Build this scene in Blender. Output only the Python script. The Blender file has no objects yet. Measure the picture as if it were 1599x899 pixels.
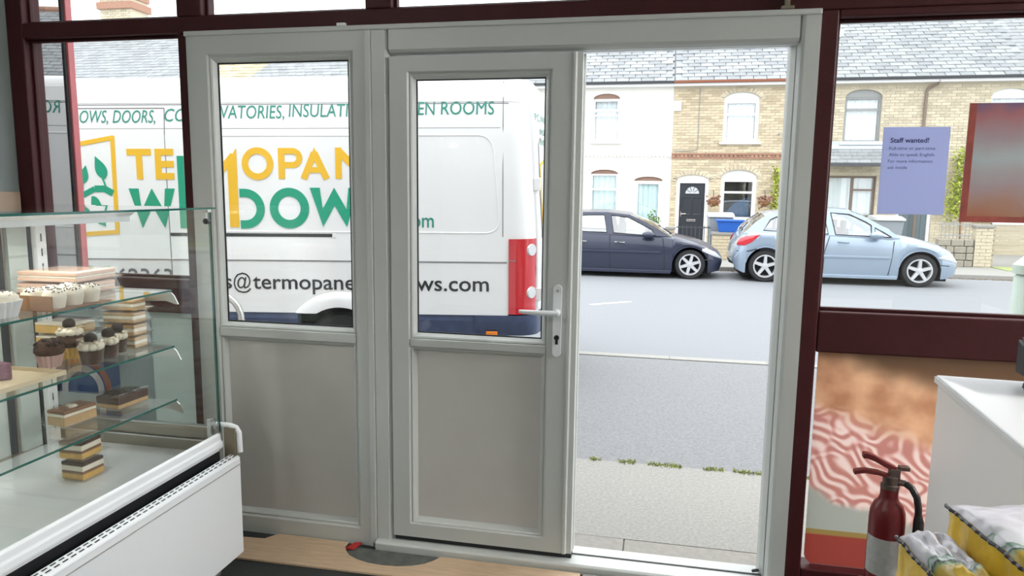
import bpy, bmesh, math, random
from mathutils import Vector, Matrix
from mathutils.geometry import tessellate_polygon
random.seed(7)
S = bpy.context.scene
C = S.collection
PI = math.pi
R = math.radians

# ------------------------------------------------------------------ camera, sky, exposure
CAM = Vector((0, 0, 1.53))
FPX = 1111.08
CAMROT = Matrix.Rotation(R(11.56646), 3, 'Z') @ Matrix.Rotation(R(-7.72934), 3, 'X') @ Matrix.Rotation(R(-0.71303), 3, 'Y')
cd = bpy.data.cameras.new('camera')
cam = bpy.data.objects.new('camera', cd)
C.objects.link(cam)
cd.sensor_width = 36.0
cd.sensor_fit = 'HORIZONTAL'
cd.lens = FPX / 1599 * 36.0
cd.clip_start = 0.05
cam.matrix_world = Matrix.Translation(CAM) @ (CAMROT @ Matrix.Rotation(R(90), 3, 'X')).to_4x4()
S.camera = cam

w = bpy.data.worlds.new('overcast_sky')
S.world = w
w.use_nodes = True
nt = w.node_tree
bg = nt.nodes['Background']
tc = nt.nodes.new('ShaderNodeTexCoord')
sx = nt.nodes.new('ShaderNodeSeparateXYZ')
mr = nt.nodes.new('ShaderNodeMapRange')
mr.inputs[1].default_value = 0.0
mr.inputs[2].default_value = 1.0
mr.inputs[3].default_value = 0.85
mr.inputs[4].default_value = 1.35
nt.links.new(tc.outputs['Generated'], sx.inputs[0])
nt.links.new(sx.outputs[2], mr.inputs[0])
bg.inputs[0].default_value = (0.95, 0.98, 1.0, 1)
SKY = 2.7
mm = nt.nodes.new('ShaderNodeMath')
mm.operation = 'MULTIPLY'
mm.inputs[1].default_value = SKY
nt.links.new(mr.outputs[0], mm.inputs[0])
nt.links.new(mm.outputs[0], bg.inputs[1])

S.view_settings.view_transform = 'Standard'
S.view_settings.look = 'None'
S.view_settings.gamma = 1.0
S.view_settings.use_curve_mapping = False
S.view_settings.exposure = 0.1
S.cycles.transparent_max_bounces = 48


def at(x, y, Y):
    """world point where photograph pixel (x, y) meets the vertical plane at depth Y"""
    d = CAMROT @ Vector(((x - 799.5) / FPX, 1, -(y - 449.5) / FPX))
    return CAM + d * (Y / d.y)


def atz(x, y, z):
    d = CAMROT @ Vector(((x - 799.5) / FPX, 1, -(y - 449.5) / FPX))
    return CAM + d * ((z - CAM.z) / d.z)


# ------------------------------------------------------------------ materials
def lin(c):
    return tuple(((v / 255) / 12.92 if v / 255 <= 0.04045 else ((v / 255 + 0.055) / 1.055) ** 2.4) for v in c)


def mat(name, col, rough=0.5, metal=0.0, var=0.0, scale=20.0, bump=0.0, bscale=None, island=0.0, coat=0.0, spec=None, stretch=None):
    """principled material; col is linear; var = noise value variation, island = per-piece variation"""
    m = bpy.data.materials.new(name)
    m.use_nodes = True
    n = m.node_tree.nodes
    l = m.node_tree.links
    p = n['Principled BSDF']
    p.inputs['Base Color'].default_value = (*col, 1)
    p.inputs['Roughness'].default_value = rough
    p.inputs['Metallic'].default_value = metal
    if coat:
        p.inputs['Coat Weight'].default_value = coat
        p.inputs['Coat Roughness'].default_value = 0.05
    if spec is not None:
        p.inputs['Specular IOR Level'].default_value = spec
    vec = None
    if var or bump:
        t = n.new('ShaderNodeTexCoord')
        vec = t.outputs['Object']
        if stretch:
            mp = n.new('ShaderNodeMapping')
            mp.inputs['Scale'].default_value = stretch
            l.new(vec, mp.inputs[0])
            vec = mp.outputs[0]
    fac = None
    if var:
        z = n.new('ShaderNodeTexNoise')
        z.inputs['Scale'].default_value = scale
        z.inputs['Detail'].default_value = 5
        l.new(vec, z.inputs['Vector'])
        r = n.new('ShaderNodeMapRange')
        r.inputs[1].default_value = 0.25
        r.inputs[2].default_value = 0.75
        r.inputs[3].default_value = 1 - var
        r.inputs[4].default_value = 1 + var
        l.new(z.outputs[0], r.inputs[0])
        fac = r.outputs[0]
    if island:
        g = n.new('ShaderNodeNewGeometry')
        r2 = n.new('ShaderNodeMapRange')
        r2.inputs[3].default_value = 1 - island
        r2.inputs[4].default_value = 1 + island
        l.new(g.outputs['Random Per Island'], r2.inputs[0])
        if fac:
            k = n.new('ShaderNodeMath')
            k.operation = 'MULTIPLY'
            l.new(fac, k.inputs[0])
            l.new(r2.outputs[0], k.inputs[1])
            fac = k.outputs[0]
        else:
            fac = r2.outputs[0]
    if fac:
        vm = n.new('ShaderNodeVectorMath')
        vm.operation = 'SCALE'
        vm.inputs[0].default_value = col
        l.new(fac, vm.inputs['Scale'])
        l.new(vm.outputs[0], p.inputs['Base Color'])
    if bump:
        b = n.new('ShaderNodeTexNoise')
        b.inputs['Scale'].default_value = bscale or scale * 4
        b.inputs['Detail'].default_value = 4
        l.new(vec, b.inputs['Vector'])
        bp = n.new('ShaderNodeBump')
        bp.inputs['Strength'].default_value = bump
        bp.inputs['Distance'].default_value = 0.01
        l.new(b.outputs[0], bp.inputs['Height'])
        l.new(bp.outputs[0], p.inputs['Normal'])
    return m


def glass(name, tint=(0.96, 0.98, 0.97), ior=1.45, base=0.0, rough=0.0):
    """thin clear sheet: transparent with a fresnel reflection"""
    m = bpy.data.materials.new(name)
    m.use_nodes = True
    n = m.node_tree.nodes
    l = m.node_tree.links
    n.remove(n['Principled BSDF'])
    t = n.new('ShaderNodeBsdfTransparent')
    t.inputs[0].default_value = (*tint, 1)
    g = n.new('ShaderNodeBsdfGlossy')
    g.inputs['Roughness'].default_value = rough
    g.inputs['Color'].default_value = (1, 1, 1, 1)
    f0 = ((ior - 1) / (ior + 1)) ** 2 + base
    ge = n.new('ShaderNodeNewGeometry')
    dt = n.new('ShaderNodeVectorMath')
    dt.operation = 'DOT_PRODUCT'
    l.new(ge.outputs['Incoming'], dt.inputs[0])
    l.new(ge.outputs['Normal'], dt.inputs[1])
    def mth(op, a, b=None):
        k = n.new('ShaderNodeMath')
        k.operation = op
        for i, v in enumerate((a, b)):
            if v is None:
                continue
            if isinstance(v, (int, float)):
                k.inputs[i].default_value = v
            else:
                l.new(v, k.inputs[i])
        return k.outputs[0]
    ab = mth('ABSOLUTE', dt.outputs['Value'])
    pw = mth('POWER', mth('SUBTRACT', 1.0, ab), 5.0)
    fr = mth('ADD', mth('MULTIPLY', pw, 1 - f0), f0)
    mx = n.new('ShaderNodeMixShader')
    l.new(fr, mx.inputs[0])
    l.new(t.outputs[0], mx.inputs[1])
    l.new(g.outputs[0], mx.inputs[2])
    l.new(mx.outputs[0], n['Material Output'].inputs[0])
    return m


def emit(name, col, s):
    m = bpy.data.materials.new(name)
    m.use_nodes = True
    p = m.node_tree.nodes['Principled BSDF']
    p.inputs['Base Color'].default_value = (*col, 1)
    p.inputs['Emission Color'].default_value = (*col, 1)
    p.inputs['Emission Strength'].default_value = s
    return m


def translucent(name, col, amount=0.5, rough=0.5):
    """printed film or paper that lets light through"""
    m = mat(name, col, rough)
    add_translucency(m, amount)
    return m


def add_translucency(m, amount):
    n = m.node_tree.nodes
    l = m.node_tree.links
    p = n['Principled BSDF']
    t = n.new('ShaderNodeBsdfTranslucent')
    src = p.inputs['Base Color']
    if src.is_linked:
        l.new(src.links[0].from_socket, t.inputs[0])
    else:
        t.inputs[0].default_value = src.default_value
    mx = n.new('ShaderNodeMixShader')
    mx.inputs[0].default_value = amount
    l.new(p.outputs[0], mx.inputs[1])
    l.new(t.outputs[0], mx.inputs[2])
    l.new(mx.outputs[0], n['Material Output'].inputs[0])


M = {}
M['upvc'] = mat('white_upvc', (0.56, 0.59, 0.58), 0.35, bump=0.05, bscale=60, stretch=(8, 8, 0.6))
M['upvc_panel'] = mat('white_door_panel', (0.57, 0.565, 0.545), 0.5, var=0.03, scale=6)
M['gasket'] = mat('black_gasket', (0.012, 0.014, 0.018), 0.6)
M['maroon'] = mat('maroon_paint', (0.050, 0.009, 0.011), 0.5, var=0.12, scale=9, bump=0.12, bscale=30, spec=0.25)
M['pinkred'] = mat('red_gloss_paint', (0.50, 0.12, 0.13), 0.35, var=0.1, scale=9, bump=0.1, bscale=40)  # maroon paint with daylight brightened into its colour
M['shopglass'] = glass('shop_glass', (0.99, 0.995, 0.993))
M['caseglass'] = glass('case_glass', (0.985, 0.995, 0.992))
M['glassedge'] = mat('green_glass_edge', (0.015, 0.12, 0.10), 0.1)
M['plastic'] = glass('clear_plastic', (0.985, 0.985, 0.98), 1.45, 0.03, 0.08)
M['white'] = mat('white_enamel', (0.84, 0.88, 0.92), 0.28, coat=0.2)
M['whitematt'] = mat('white_laminate', (0.80, 0.81, 0.82), 0.45)
M['black'] = mat('black_plastic', (0.012, 0.013, 0.015), 0.45)
M['darkgrey'] = mat('dark_grey', (0.05, 0.055, 0.06), 0.5)
M['steel'] = mat('stainless_steel', (0.62, 0.63, 0.63), 0.28, 1.0, var=0.05, scale=4, stretch=(1, 12, 12))
M['chrome'] = mat('chrome', (0.8, 0.8, 0.8), 0.12, 1.0)
M['galv'] = mat('galvanised_steel', (0.5, 0.5, 0.48), 0.4, 0.8, var=0.1, scale=30)
M['wall'] = mat('grey_wall_paint', (0.17, 0.20, 0.20), 0.7, var=0.05, scale=3)
M['roomwall'] = mat('cream_wall_paint', (0.62, 0.62, 0.58), 0.7)
M['ceil'] = mat('white_ceiling', (0.75, 0.75, 0.73), 0.8)
M['floor'] = mat('dark_vinyl_floor', (0.028, 0.033, 0.034), 0.55, var=0.25, scale=7, bump=0.1, bscale=50)
M['ply'] = mat('tan_plywood', (0.58, 0.43, 0.29), 0.65, var=0.13, scale=5, stretch=(2, 12, 2), bump=0.1)
M['mortar'] = mat('grey_mortar', (0.11, 0.12, 0.11), 0.9, var=0.25, scale=25, bump=0.4, bscale=80)
M['red'] = mat('red_plastic', (0.45, 0.02, 0.02), 0.4)
M['asphalt'] = mat('asphalt', (0.215, 0.22, 0.228), 0.85, var=0.20, scale=55, bump=0.5, bscale=170)
M['road'] = mat('pale_asphalt', (0.225, 0.235, 0.25), 0.85, var=0.07, scale=40, bump=0.3, bscale=160)
M['concrete'] = mat('concrete', (0.30, 0.295, 0.275), 0.9, var=0.18, scale=60, bump=0.5, bscale=140)
M['kerb'] = mat('kerb_concrete', (0.31, 0.305, 0.285), 0.9, var=0.08, scale=30, island=0.05)
M['paving'] = mat('paving_concrete', (0.29, 0.275, 0.25), 0.9, var=0.12, scale=30, bump=0.3, bscale=90)
M['grass'] = mat('grass', (0.26, 0.30, 0.09), 0.7, island=0.35)
M['roadpaint'] = mat('white_road_paint', (0.8, 0.8, 0.8), 0.8)


# ------------------------------------------------------------------ mesh building
class MB:
    lift = 0.0
    def __init__(s):
        s.v = []
        s.f = []

    def add(s, vs, fs):
        b = len(s.v)
        s.v += [tuple(p) for p in vs]
        s.f += [tuple(i + b for i in f) for f in fs]
        return s

    def box(s, x0, x1, y0, y1, z0, z1):
        return s.add([(x0, y0, z0), (x1, y0, z0), (x1, y1, z0), (x0, y1, z0), (x0, y0, z1), (x1, y0, z1), (x1, y1, z1), (x0, y1, z1)],
                     [(0, 3, 2, 1), (4, 5, 6, 7), (0, 1, 5, 4), (1, 2, 6, 5), (2, 3, 7, 6), (3, 0, 4, 7)])

    def hexa(s, p):
        """8 points: bottom ring 0-3, top ring 4-7"""
        return s.add(p, [(0, 3, 2, 1), (4, 5, 6, 7), (0, 1, 5, 4), (1, 2, 6, 5), (2, 3, 7, 6), (3, 0, 4, 7)])

    def quad(s, a, b, c, d):
        return s.add([a, b, c, d], [(0, 1, 2, 3)])

    def prism(s, poly, axis, a, b):
        """poly of 2D points extruded along axis from a to b. axis 'x': (y,z); 'y': (x,z); 'z': (x,y)"""
        def p3(p, t):
            return {'x': (t, p[0], p[1]), 'y': (p[0], t, p[1]), 'z': (p[0], p[1], t)}[axis]
        n = len(poly)
        tri = tessellate_polygon([[Vector((p[0], p[1], 0)) for p in poly]])
        vs = [p3(p, a) for p in poly] + [p3(p, b) for p in poly]
        fs = [tuple(t) for t in tri] + [tuple(i + n for i in reversed(t)) for t in tri]
        fs += [(i, (i + 1) % n, n + (i + 1) % n, n + i) for i in range(n)]
        return s.add(vs, fs)

    def ring(s, x0, x1, z0, z1, prof, kz=1.0):
        """mitred frame in the xz plane; prof is a closed list of (inset, y)"""
        vs, fs = [], []
        n = len(prof)
        for d, y in prof:
            e = d * kz
            vs += [(x0 + d, y, z0 + e), (x1 - d, y, z0 + e), (x1 - d, y, z1 - e), (x0 + d, y, z1 - e)]
        for i in range(n):
            j = (i + 1) % n
            for k in range(4):
                m = (k + 1) % 4
                fs.append((i * 4 + k, i * 4 + m, j * 4 + m, j * 4 + k))
        return s.add(vs, fs)

    def tube(s, pts, r, seg=8, closed=False, caps=True):
        pts = [Vector(p) for p in pts]
        n = len(pts)
        rs = r if isinstance(r, (list, tuple)) else [r] * n
        vs, fs = [], []
        up = None
        for i, p in enumerate(pts):
            a = pts[(i - 1) % n] if (i > 0 or closed) else p
            b = pts[(i + 1) % n] if (i < n - 1 or closed) else p
            t = (b - a)
            t = t.normalized() if t.length > 1e-9 else Vector((0, 0, 1))
            if up is None:
                up = Vector((0, 0, 1)) if abs(t.z) < 0.9 else Vector((1, 0, 0))
            u = (up - t * up.dot(t)).normalized()
            up = u
            v = t.cross(u)
            for k in range(seg):
                an = 2 * PI * k / seg
                vs.append(p + (u * math.cos(an) + v * math.sin(an)) * rs[i])
        m = n if closed else n - 1
        for i in range(m):
            j = (i + 1) % n
            for k in range(seg):
                q = (k + 1) % seg
                fs.append((i * seg + k, i * seg + q, j * seg + q, j * seg + k))
        if caps and not closed:
            fs.append(tuple(range(seg - 1, -1, -1)))
            fs.append(tuple((n - 1) * seg + k for k in range(seg)))
        return s.add(vs, fs)

    def lathe(s, prof, c=(0, 0, 0), seg=20, axis='z', cap=True):
        """prof: list of (r, h)"""
        vs, fs = [], []
        for r, h in prof:
            for k in range(seg):
                a = 2 * PI * k / seg
                p = (r * math.cos(a), r * math.sin(a), h)
                if axis == 'y':
                    p = (r * math.cos(a), h, r * math.sin(a))
                elif axis == 'x':
                    p = (h, r * math.cos(a), r * math.sin(a))
                vs.append((p[0] + c[0], p[1] + c[1], p[2] + c[2]))
        for i in range(len(prof) - 1):
            for k in range(seg):
                q = (k + 1) % seg
                fs.append((i * seg + k, i * seg + q, (i + 1) * seg + q, (i + 1) * seg + k))
        if cap:
            fs.append(tuple(range(seg - 1, -1, -1)))
            fs.append(tuple((len(prof) - 1) * seg + k for k in range(seg)))
        return s.add(vs, fs)

    def blob(s, c, rx, ry, rz, seg=10, rings=6, jit=0.0, rnd=random):
        vs, fs = [(c[0], c[1], c[2] - rz)], []
        for i in range(1, rings):
            ph = -PI / 2 + PI * i / rings
            for k in range(seg):
                a = 2 * PI * k / seg
                j = 1 + rnd.uniform(-jit, jit)
                vs.append((c[0] + rx * j * math.cos(ph) * math.cos(a), c[1] + ry * j * math.cos(ph) * math.sin(a), c[2] + rz * j * math.sin(ph)))
        vs.append((c[0], c[1], c[2] + rz))
        for k in range(seg):
            q = (k + 1) % seg
            fs.append((0, 1 + q, 1 + k))
            for i in range(rings - 2):
                fs.append((1 + i * seg + k, 1 + i * seg + q, 1 + (i + 1) * seg + q, 1 + (i + 1) * seg + k))
            fs.append((len(vs) - 1, 1 + (rings - 2) * seg + k, 1 + (rings - 2) * seg + q))
        return s.add(vs, fs)

    def loft(s, rings, closed=True, cap=True):
        n = len(rings[0])
        vs = [p for r in rings for p in r]
        fs = []
        for i in range(len(rings) - 1):
            for k in range(n if closed else n - 1):
                q = (k + 1) % n
                fs.append((i * n + k, i * n + q, (i + 1) * n + q, (i + 1) * n + k))
        if cap and closed:
            fs.append(tuple(range(n - 1, -1, -1)))
            fs.append(tuple((len(rings) - 1) * n + k for k in range(n)))
        return s.add(vs, fs)

    def mesh(s, name, m, smooth=None, off=(0, 0, 0)):
        me = bpy.data.meshes.new(name)
        me.from_pydata([(p[0] - off[0], p[1] - off[1], p[2] - off[2]) for p in s.v], [], s.f)
        bm = bmesh.new()
        bm.from_mesh(me)
        bmesh.ops.recalc_face_normals(bm, faces=bm.faces)
        bm.to_mesh(me)
        bm.free()
        if m:
            me.materials.append(m)
        if smooth is not None:
            me.shade_smooth()
            me.set_sharp_from_angle(angle=R(smooth))
        return me


def origin(o):
    p = Vector((0, 0, 0))
    while o is not None:
        p += o.location
        o = o.parent
    return p


def obj(name, mb, m, parent=None, label=None, smooth=None, bevel=0, local=False, stuff=False):
    """ONE mesh object; vertices are world coordinates unless local (then the parent's own)"""
    off = (0, 0, 0) if (parent is None or local) else origin(parent)
    o = bpy.data.objects.new(name, mb.mesh(name, m, smooth, off) if isinstance(mb, MB) else mb)
    C.objects.link(o)
    if parent is not None:
        o.parent = parent
    if label:
        o['label'] = label
    if bevel:
        b = o.modifiers.new('bevel', 'BEVEL')
        b.width = bevel
        b.segments = 2
        b.limit_method = 'ANGLE'
        b.angle_limit = R(40)
    if stuff:
        o['kind'] = 'stuff'
    return o


def tag(o, label, cat, group=None, kind=None):
    o['label'] = label
    o['category'] = cat
    if group:
        o['group'] = group
    if kind:
        o['kind'] = kind
    return o


def thing(name, label, cat, loc=(0, 0, 0), group=None, rotz=0.0, kind=None):
    o = bpy.data.objects.new(name, None)
    o.empty_display_size = 0.1
    C.objects.link(o)
    o.location = loc
    o.rotation_euler = (0, 0, rotz)
    return tag(o, label, cat, group, kind)


def struct(name, mb, m, label, cat, bevel=0, smooth=None):
    return tag(obj(name, mb, m, None, bevel=bevel, smooth=smooth), label, cat, kind='structure')


def dup(src, loc, rotz=None, label=None):
    r = src.copy()
    C.objects.link(r)
    r.location = loc
    if rotz is not None:
        r.rotation_euler = (0, 0, rotz)
    if label:
        r['label'] = label
    for ch in list(src.children):
        c = ch.copy()
        C.objects.link(c)
        c.parent = r
        for g in ch.children:
            d = g.copy()
            C.objects.link(d)
            d.parent = c
    return r


def text_mesh(name, s, m, width, cap, shear=0.0, bold=0.0, spacing=1.0):
    """flat lettering mesh in the xz plane facing -y, left end at x=0, baseline z=0"""
    cu = bpy.data.curves.new(name, 'FONT')
    cu.body = s
    cu.size = 1.0
    cu.shear = shear
    cu.offset = bold
    cu.space_character = spacing
    cu.resolution_u = 3
    t = bpy.data.objects.new('lettering_source', cu)
    C.objects.link(t)
    dg = bpy.context.evaluated_depsgraph_get()
    me = bpy.data.meshes.new_from_object(t.evaluated_get(dg))
    bpy.data.objects.remove(t)
    bpy.data.curves.remove(cu)
    xs = [v.co.x for v in me.vertices]
    x0, x1 = min(xs), max(xs)
    kx = width / (x1 - x0)
    kz = cap / 0.72
    for v in me.vertices:
        v.co = Vector(((v.co.x - x0) * kx, 0, v.co.y * kz))
    me.name = name
    me.materials.clear()
    me.materials.append(m)
    return me


def stroke(mb, p, q, wd, y0, y1):
    """thick flat bar between two (x,z) points"""
    p, q = Vector((p[0], p[1])), Vector((q[0], q[1]))
    d = (q - p).normalized()
    n = Vector((-d.y, d.x)) * wd / 2
    mb.prism([p + n, p - n, q - n, q + n], 'y', y0, y1)


def arc(mb, cx, cz, rx, rz, wd, a0, a1, y0, y1, seg=28):
    o, i = [], []
    for k in range(seg + 1):
        a = R(a0 + (a1 - a0) * k / seg)
        o.append((cx + rx * math.cos(a), cz + rz * math.sin(a)))
        i.append((cx + (rx - wd) * math.cos(a), cz + (rz - wd) * math.sin(a)))
    for k in range(seg):
        mb.prism([o[k], o[k + 1], i[k + 1], i[k]], 'y', y0, y1)

# ------------------------------------------------------------------ the shop: room shell
FR = 2.75           # inner face of the shopfront timber
struct('floor', MB().box(-2.86, 4.5, -3.6, 2.86, -0.06, 0.0), M['floor'], 'dark grey vinyl floor of the shop', 'floor')
struct('ceiling', MB().box(-3.0, 4.65, -3.7, 2.86, 2.95, 3.05), M['ceil'], 'white ceiling above the shop', 'ceiling')
wl = struct('wall_left', MB().box(-3.0, -2.86, -3.6, 2.86, 0.0, 2.95), M['wall'], 'grey painted side wall left of the display case', 'wall')
struct('wall_right', MB().box(4.5, 4.65, -3.6, 2.86, 0.0, 2.95), M['roomwall'], 'cream side wall of the shop', 'wall')
struct('wall_back', MB().box(-3.0, 4.65, -3.75, -3.6, 0.0, 2.95), M['roomwall'], 'cream rear wall of the shop', 'wall')
M['facade'] = mat('shop_front_render', (0.55, 0.53, 0.48), 0.9, var=0.08, scale=3)
struct('wall_front', MB().box(-9, 9, 2.86, 3.02, 3.05, 3.45).box(-9, -3.35, 2.86, 3.02, -0.05, 3.05).box(4.66, 9, 2.86, 3.02, -0.05, 3.05), M['facade'], 'outer face of the shop building above the windows', 'wall')  # unseen wall top kept low so more sky light reaches van and pavement
M['brownwall'] = mat('brown_dado', (0.32, 0.24, 0.18), 0.6, var=0.1, scale=8)
struct('trim_1', MB().box(-2.86, -2.845, 0.4, 2.74, 0.0, 1.50), M['brownwall'], 'brown dado board on the grey side wall', 'trim')

# maroon timbers, each its own piece
def timber(n, x0, x1, z0, z1, label, y0=FR, y1=FR + 0.10, extra=None):
    b = MB().box(x0, x1, y0, y1, z0, z1)
    if extra:
        extra(b)
    return struct('trim_%d' % n, b, M['maroon'], label, 'trim', bevel=0.006)

timber(2, -2.86, -2.775, 0, 2.95, 'maroon corner post at the grey side wall')
timber(3, -2.010, -1.963, 0, 2.165, 'maroon post between side window and white door frame')
timber(4, 0.527, 0.587, 0, 2.170, 'maroon post right of the white door frame')
timber(5, -2.775, 4.5, 2.170, 2.236, 'long maroon transom beam above the white door frame')
timber(6, 0.587, 4.5, 2.143, 2.170, 'lower maroon strip of the beam over the notice window')
timber(7, -2.775, -2.010, 0.975, 1.128, 'maroon rail under the window behind the cakes')
timber(8, -2.775, -2.010, 0, 0.11, 'maroon bottom rail under the lower left panel')
timber(9, 0.587, 4.5, 0.955, 1.108, 'maroon rail between notice window and food poster')
timber(10, 0.587, 4.5, 0, 0.103, 'maroon bottom rail under the food poster')
timber(11, -2.010, -1.895, 2.236, 2.95, 'maroon transom upright above the post by the side window')
timber(12, -1.170, -1.060, 2.236, 2.95, 'maroon transom upright above the white mullion')
timber(13, -0.297, 4.5, 2.245, 2.95, 'wide maroon fascia board at the top right')
timber(14, 4.40, 4.5, 1.108, 2.143, 'maroon end post right of the notice window')
timber(15, 1.902, 4.5, 0.103, 0.955, 'maroon board right of the food poster', FR + 0.035, FR + 0.10)

def window(n, x0, x1, z0, z1, label, y=FR + 0.055):
    w = thing('window_%d' % n, label, 'window', (x0, y, z0), kind='structure')
    e = 0.012
    obj('pane', MB().box(x0, x1, y, y + 0.005, z0, z1), M['shopglass'], w)
    for nm, b in (('glazing_bead', (x0, x0 + e, z0, z1)), ('glazing_bead', (x1 - e, x1, z0, z1)), ('glazing_bead', (x0 + e, x1 - e, z0, z0 + e)), ('glazing_bead', (x0 + e, x1 - e, z1 - e, z1))):
        obj(nm, MB().box(b[0], b[1], y - 0.02, y, b[2], b[3]), M['maroon'], w, bevel=0.003)
    return w

window(1, -2.775, -2.010, 1.128, 2.170, 'tall side window above the cakes, facing the van')
window(2, 0.587, 4.40, 1.108, 2.143, 'window with the staff notice and framed poster')  # right end out of view, extended to let more daylight in
window(3, -2.775, -2.010, 2.236, 2.95, 'small transom window at the top left corner')
window(4, -1.895, -1.170, 2.236, 2.95, 'wide transom window above the fixed white panel')
window(5, -1.060, -0.297, 2.236, 2.95, 'transom window above the closed white door')

# splayed return window just outside, left
d = Vector((-0.131, 0.9914, 0))
nrm = Vector((0.9914, 0.131, 0))
p0 = Vector((-2.832, 2.872, 0))
M['darkpane'] = glass('reflective_side_glass', (0.05, 0.06, 0.06), 1.5, 0.36)
rw = thing('window_6', 'narrow return pane outside mirroring the van lettering', 'window', p0, kind='structure')
def slab(s0, s1, t0, t1, z0, z1):
    q = [p0 + d * s0 + nrm * t0, p0 + d * s1 + nrm * t0, p0 + d * s1 + nrm * t1, p0 + d * s0 + nrm * t1]
    return MB().hexa([(p.x, p.y, z0) for p in q] + [(p.x, p.y, z1) for p in q])
obj('pane', slab(0.0, 0.20, -0.006, 0.0, 0.0, 3.0), M['darkpane'], rw)
obj('backing_board', slab(0.0, 0.20, -0.05, -0.04, 0.0, 3.0), M['darkgrey'], rw)  # dark sheet in place of the dim room behind the pane
obj('near_post', slab(-0.03, 0.006, -0.05, 0.012, 0.0, 3.0), M['pinkred'], rw, bevel=0.004)
obj('far_post', slab(0.192, 0.237, -0.05, 0.018, 0.0, 3.0), M['pinkred'], rw, bevel=0.004)
obj('rubber_seal', slab(0.180, 0.192, -0.003, 0.006, 0.0, 3.0), M['gasket'], rw)

# ------------------------------------------------------------------ white upvc entrance: door_1
D1 = thing('door_1', 'white upvc shop entrance of fixed panel, closed door and open doorway', 'door', (-0.72, 2.765, 0), kind='structure')
yf, yb = 2.728, 2.80
def fprof(wd, y0=yf, y1=yb):
    return [(0, y1), (0, y0), (wd - 0.010, y0), (wd, y0 + 0.010), (wd, y1)]
def beadprof(y0=yf, g=2.760):
    return [(0, g), (0, y0 + 0.010), (0.004, y0 + 0.006), (0.010, y0 + 0.010), (0.021, g - 0.006), (0.021, g)]
def gasketprof(g=2.760):
    return [(0.016, g + 0.001), (0.016, g - 0.003), (0.027, g - 0.003), (0.027, g + 0.001)]
U = M['upvc']
# fixed light
obj('packer_strip', MB().box(-1.962, -1.937, yf + 0.008, yb, 0.0, 2.168), U, D1, bevel=0.003)
obj('side_frame', MB().ring(-1.937, -1.139, 0.0, 2.150, fprof(0.084)), U, D1)
obj('head_cover', MB().box(-1.962, 0.525, yf - 0.006, yb, 2.150, 2.170), U, D1, bevel=0.004)
obj('side_rail', MB().box(-1.853, -1.223, yf, yb, 0.891, 0.931), U, D1, bevel=0.003)
g1 = obj('glazing_bead', MB().ring(-1.853, -1.223, 0.931, 2.066, beadprof()), U, D1)
obj('rubber_seal', MB().ring(-1.853, -1.223, 0.931, 2.066, gasketprof()), M['gasket'], g1)
obj('side_pane', MB().box(-1.845, -1.231, 2.761, 2.785, 0.94, 2.058), M['shopglass'], D1)
obj('panel_bead', MB().ring(-1.853, -1.223, 0.084, 0.891, beadprof()), U, D1)
obj('lower_panel', MB().box(-1.85, -1.226, 2.757, 2.785, 0.086, 0.889), M['upvc_panel'], D1)
for z in (0.42,):
    obj('drip_joint', MB().box(-1.8815, -1.8785, yf - 0.0015, yf, 0.0, 0.084), M['gasket'], D1)
# door frame
obj('mullion_cover', MB().box(-1.166, -1.139, yf - 0.006, yf, 0.0, 2.150), U, D1, bevel=0.003)
def jamb(x0, x1, inner):
    s = 1 if inner == x1 else -1
    o = x0 if s > 0 else x1
    return MB().prism([(o, yb), (o, yf), (inner - s * 0.018, yf), (inner - s * 0.008, yf + 0.008), (inner, yf + 0.022), (inner, yb)], 'z', 0.0, 2.150)
obj('frame_jamb', jamb(-1.137, -1.064, -1.064), U, D1)
jr = obj('frame_jamb', MB().prism([(0.525, 2.86), (0.525, yf), (0.474, yf), (0.464, yf + 0.008), (0.456, yf + 0.022), (0.456, 2.764), (0.452, 2.766), (0.452, 2.772), (0.440, 2.790), (0.436, 2.800), (0.436, 2.836), (0.441, 2.838), (0.441, 2.86)], 'z', 0.0, 2.150), U, D1)
obj('rubber_seal', MB().box(0.4515, 0.4565, 2.7645, 2.768, 0.045, 2.056).box(0.4355, 0.437, 2.818, 2.821, 0.045, 2.056), M['galv'], jr)
obj('frame_head', MB().prism([(yb, 2.150), (yf, 2.150), (yf, 2.074), (yf + 0.008, 2.064), (yf + 0.022, 2.056), (yb, 2.056)], 'x', -1.064, 0.456), U, D1)
obj('mullion_foot', MB().tube([(-1.15, yf - 0.004, 0.0), (-1.15, yf - 0.004, 0.02)], 0.006), M['galv'], D1)
obj('threshold', MB().prism([(2.698, -0.002), (2.698, 0.030), (2.706, 0.038), (2.74, 0.040), (2.845, 0.044), (2.86, 0.03), (2.87, -0.05), (2.80, -0.05), (2.80, -0.002)], 'x', -1.137, 0.525), U, D1, label='white threshold strip under the doors', bevel=0.002)
obj('door_gap', MB().box(-1.06, -0.30, 2.742, 2.79, 0.0405, 0.0615), M['gasket'], D1, label='black gap under the closed door')  # dark strip put where the gap under the leaf is only shaded
obj('threshold_groove', MB().box(-1.06, 0.45, 2.775, 2.782, 0.043, 0.0455), M['darkgrey'], D1)

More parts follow.
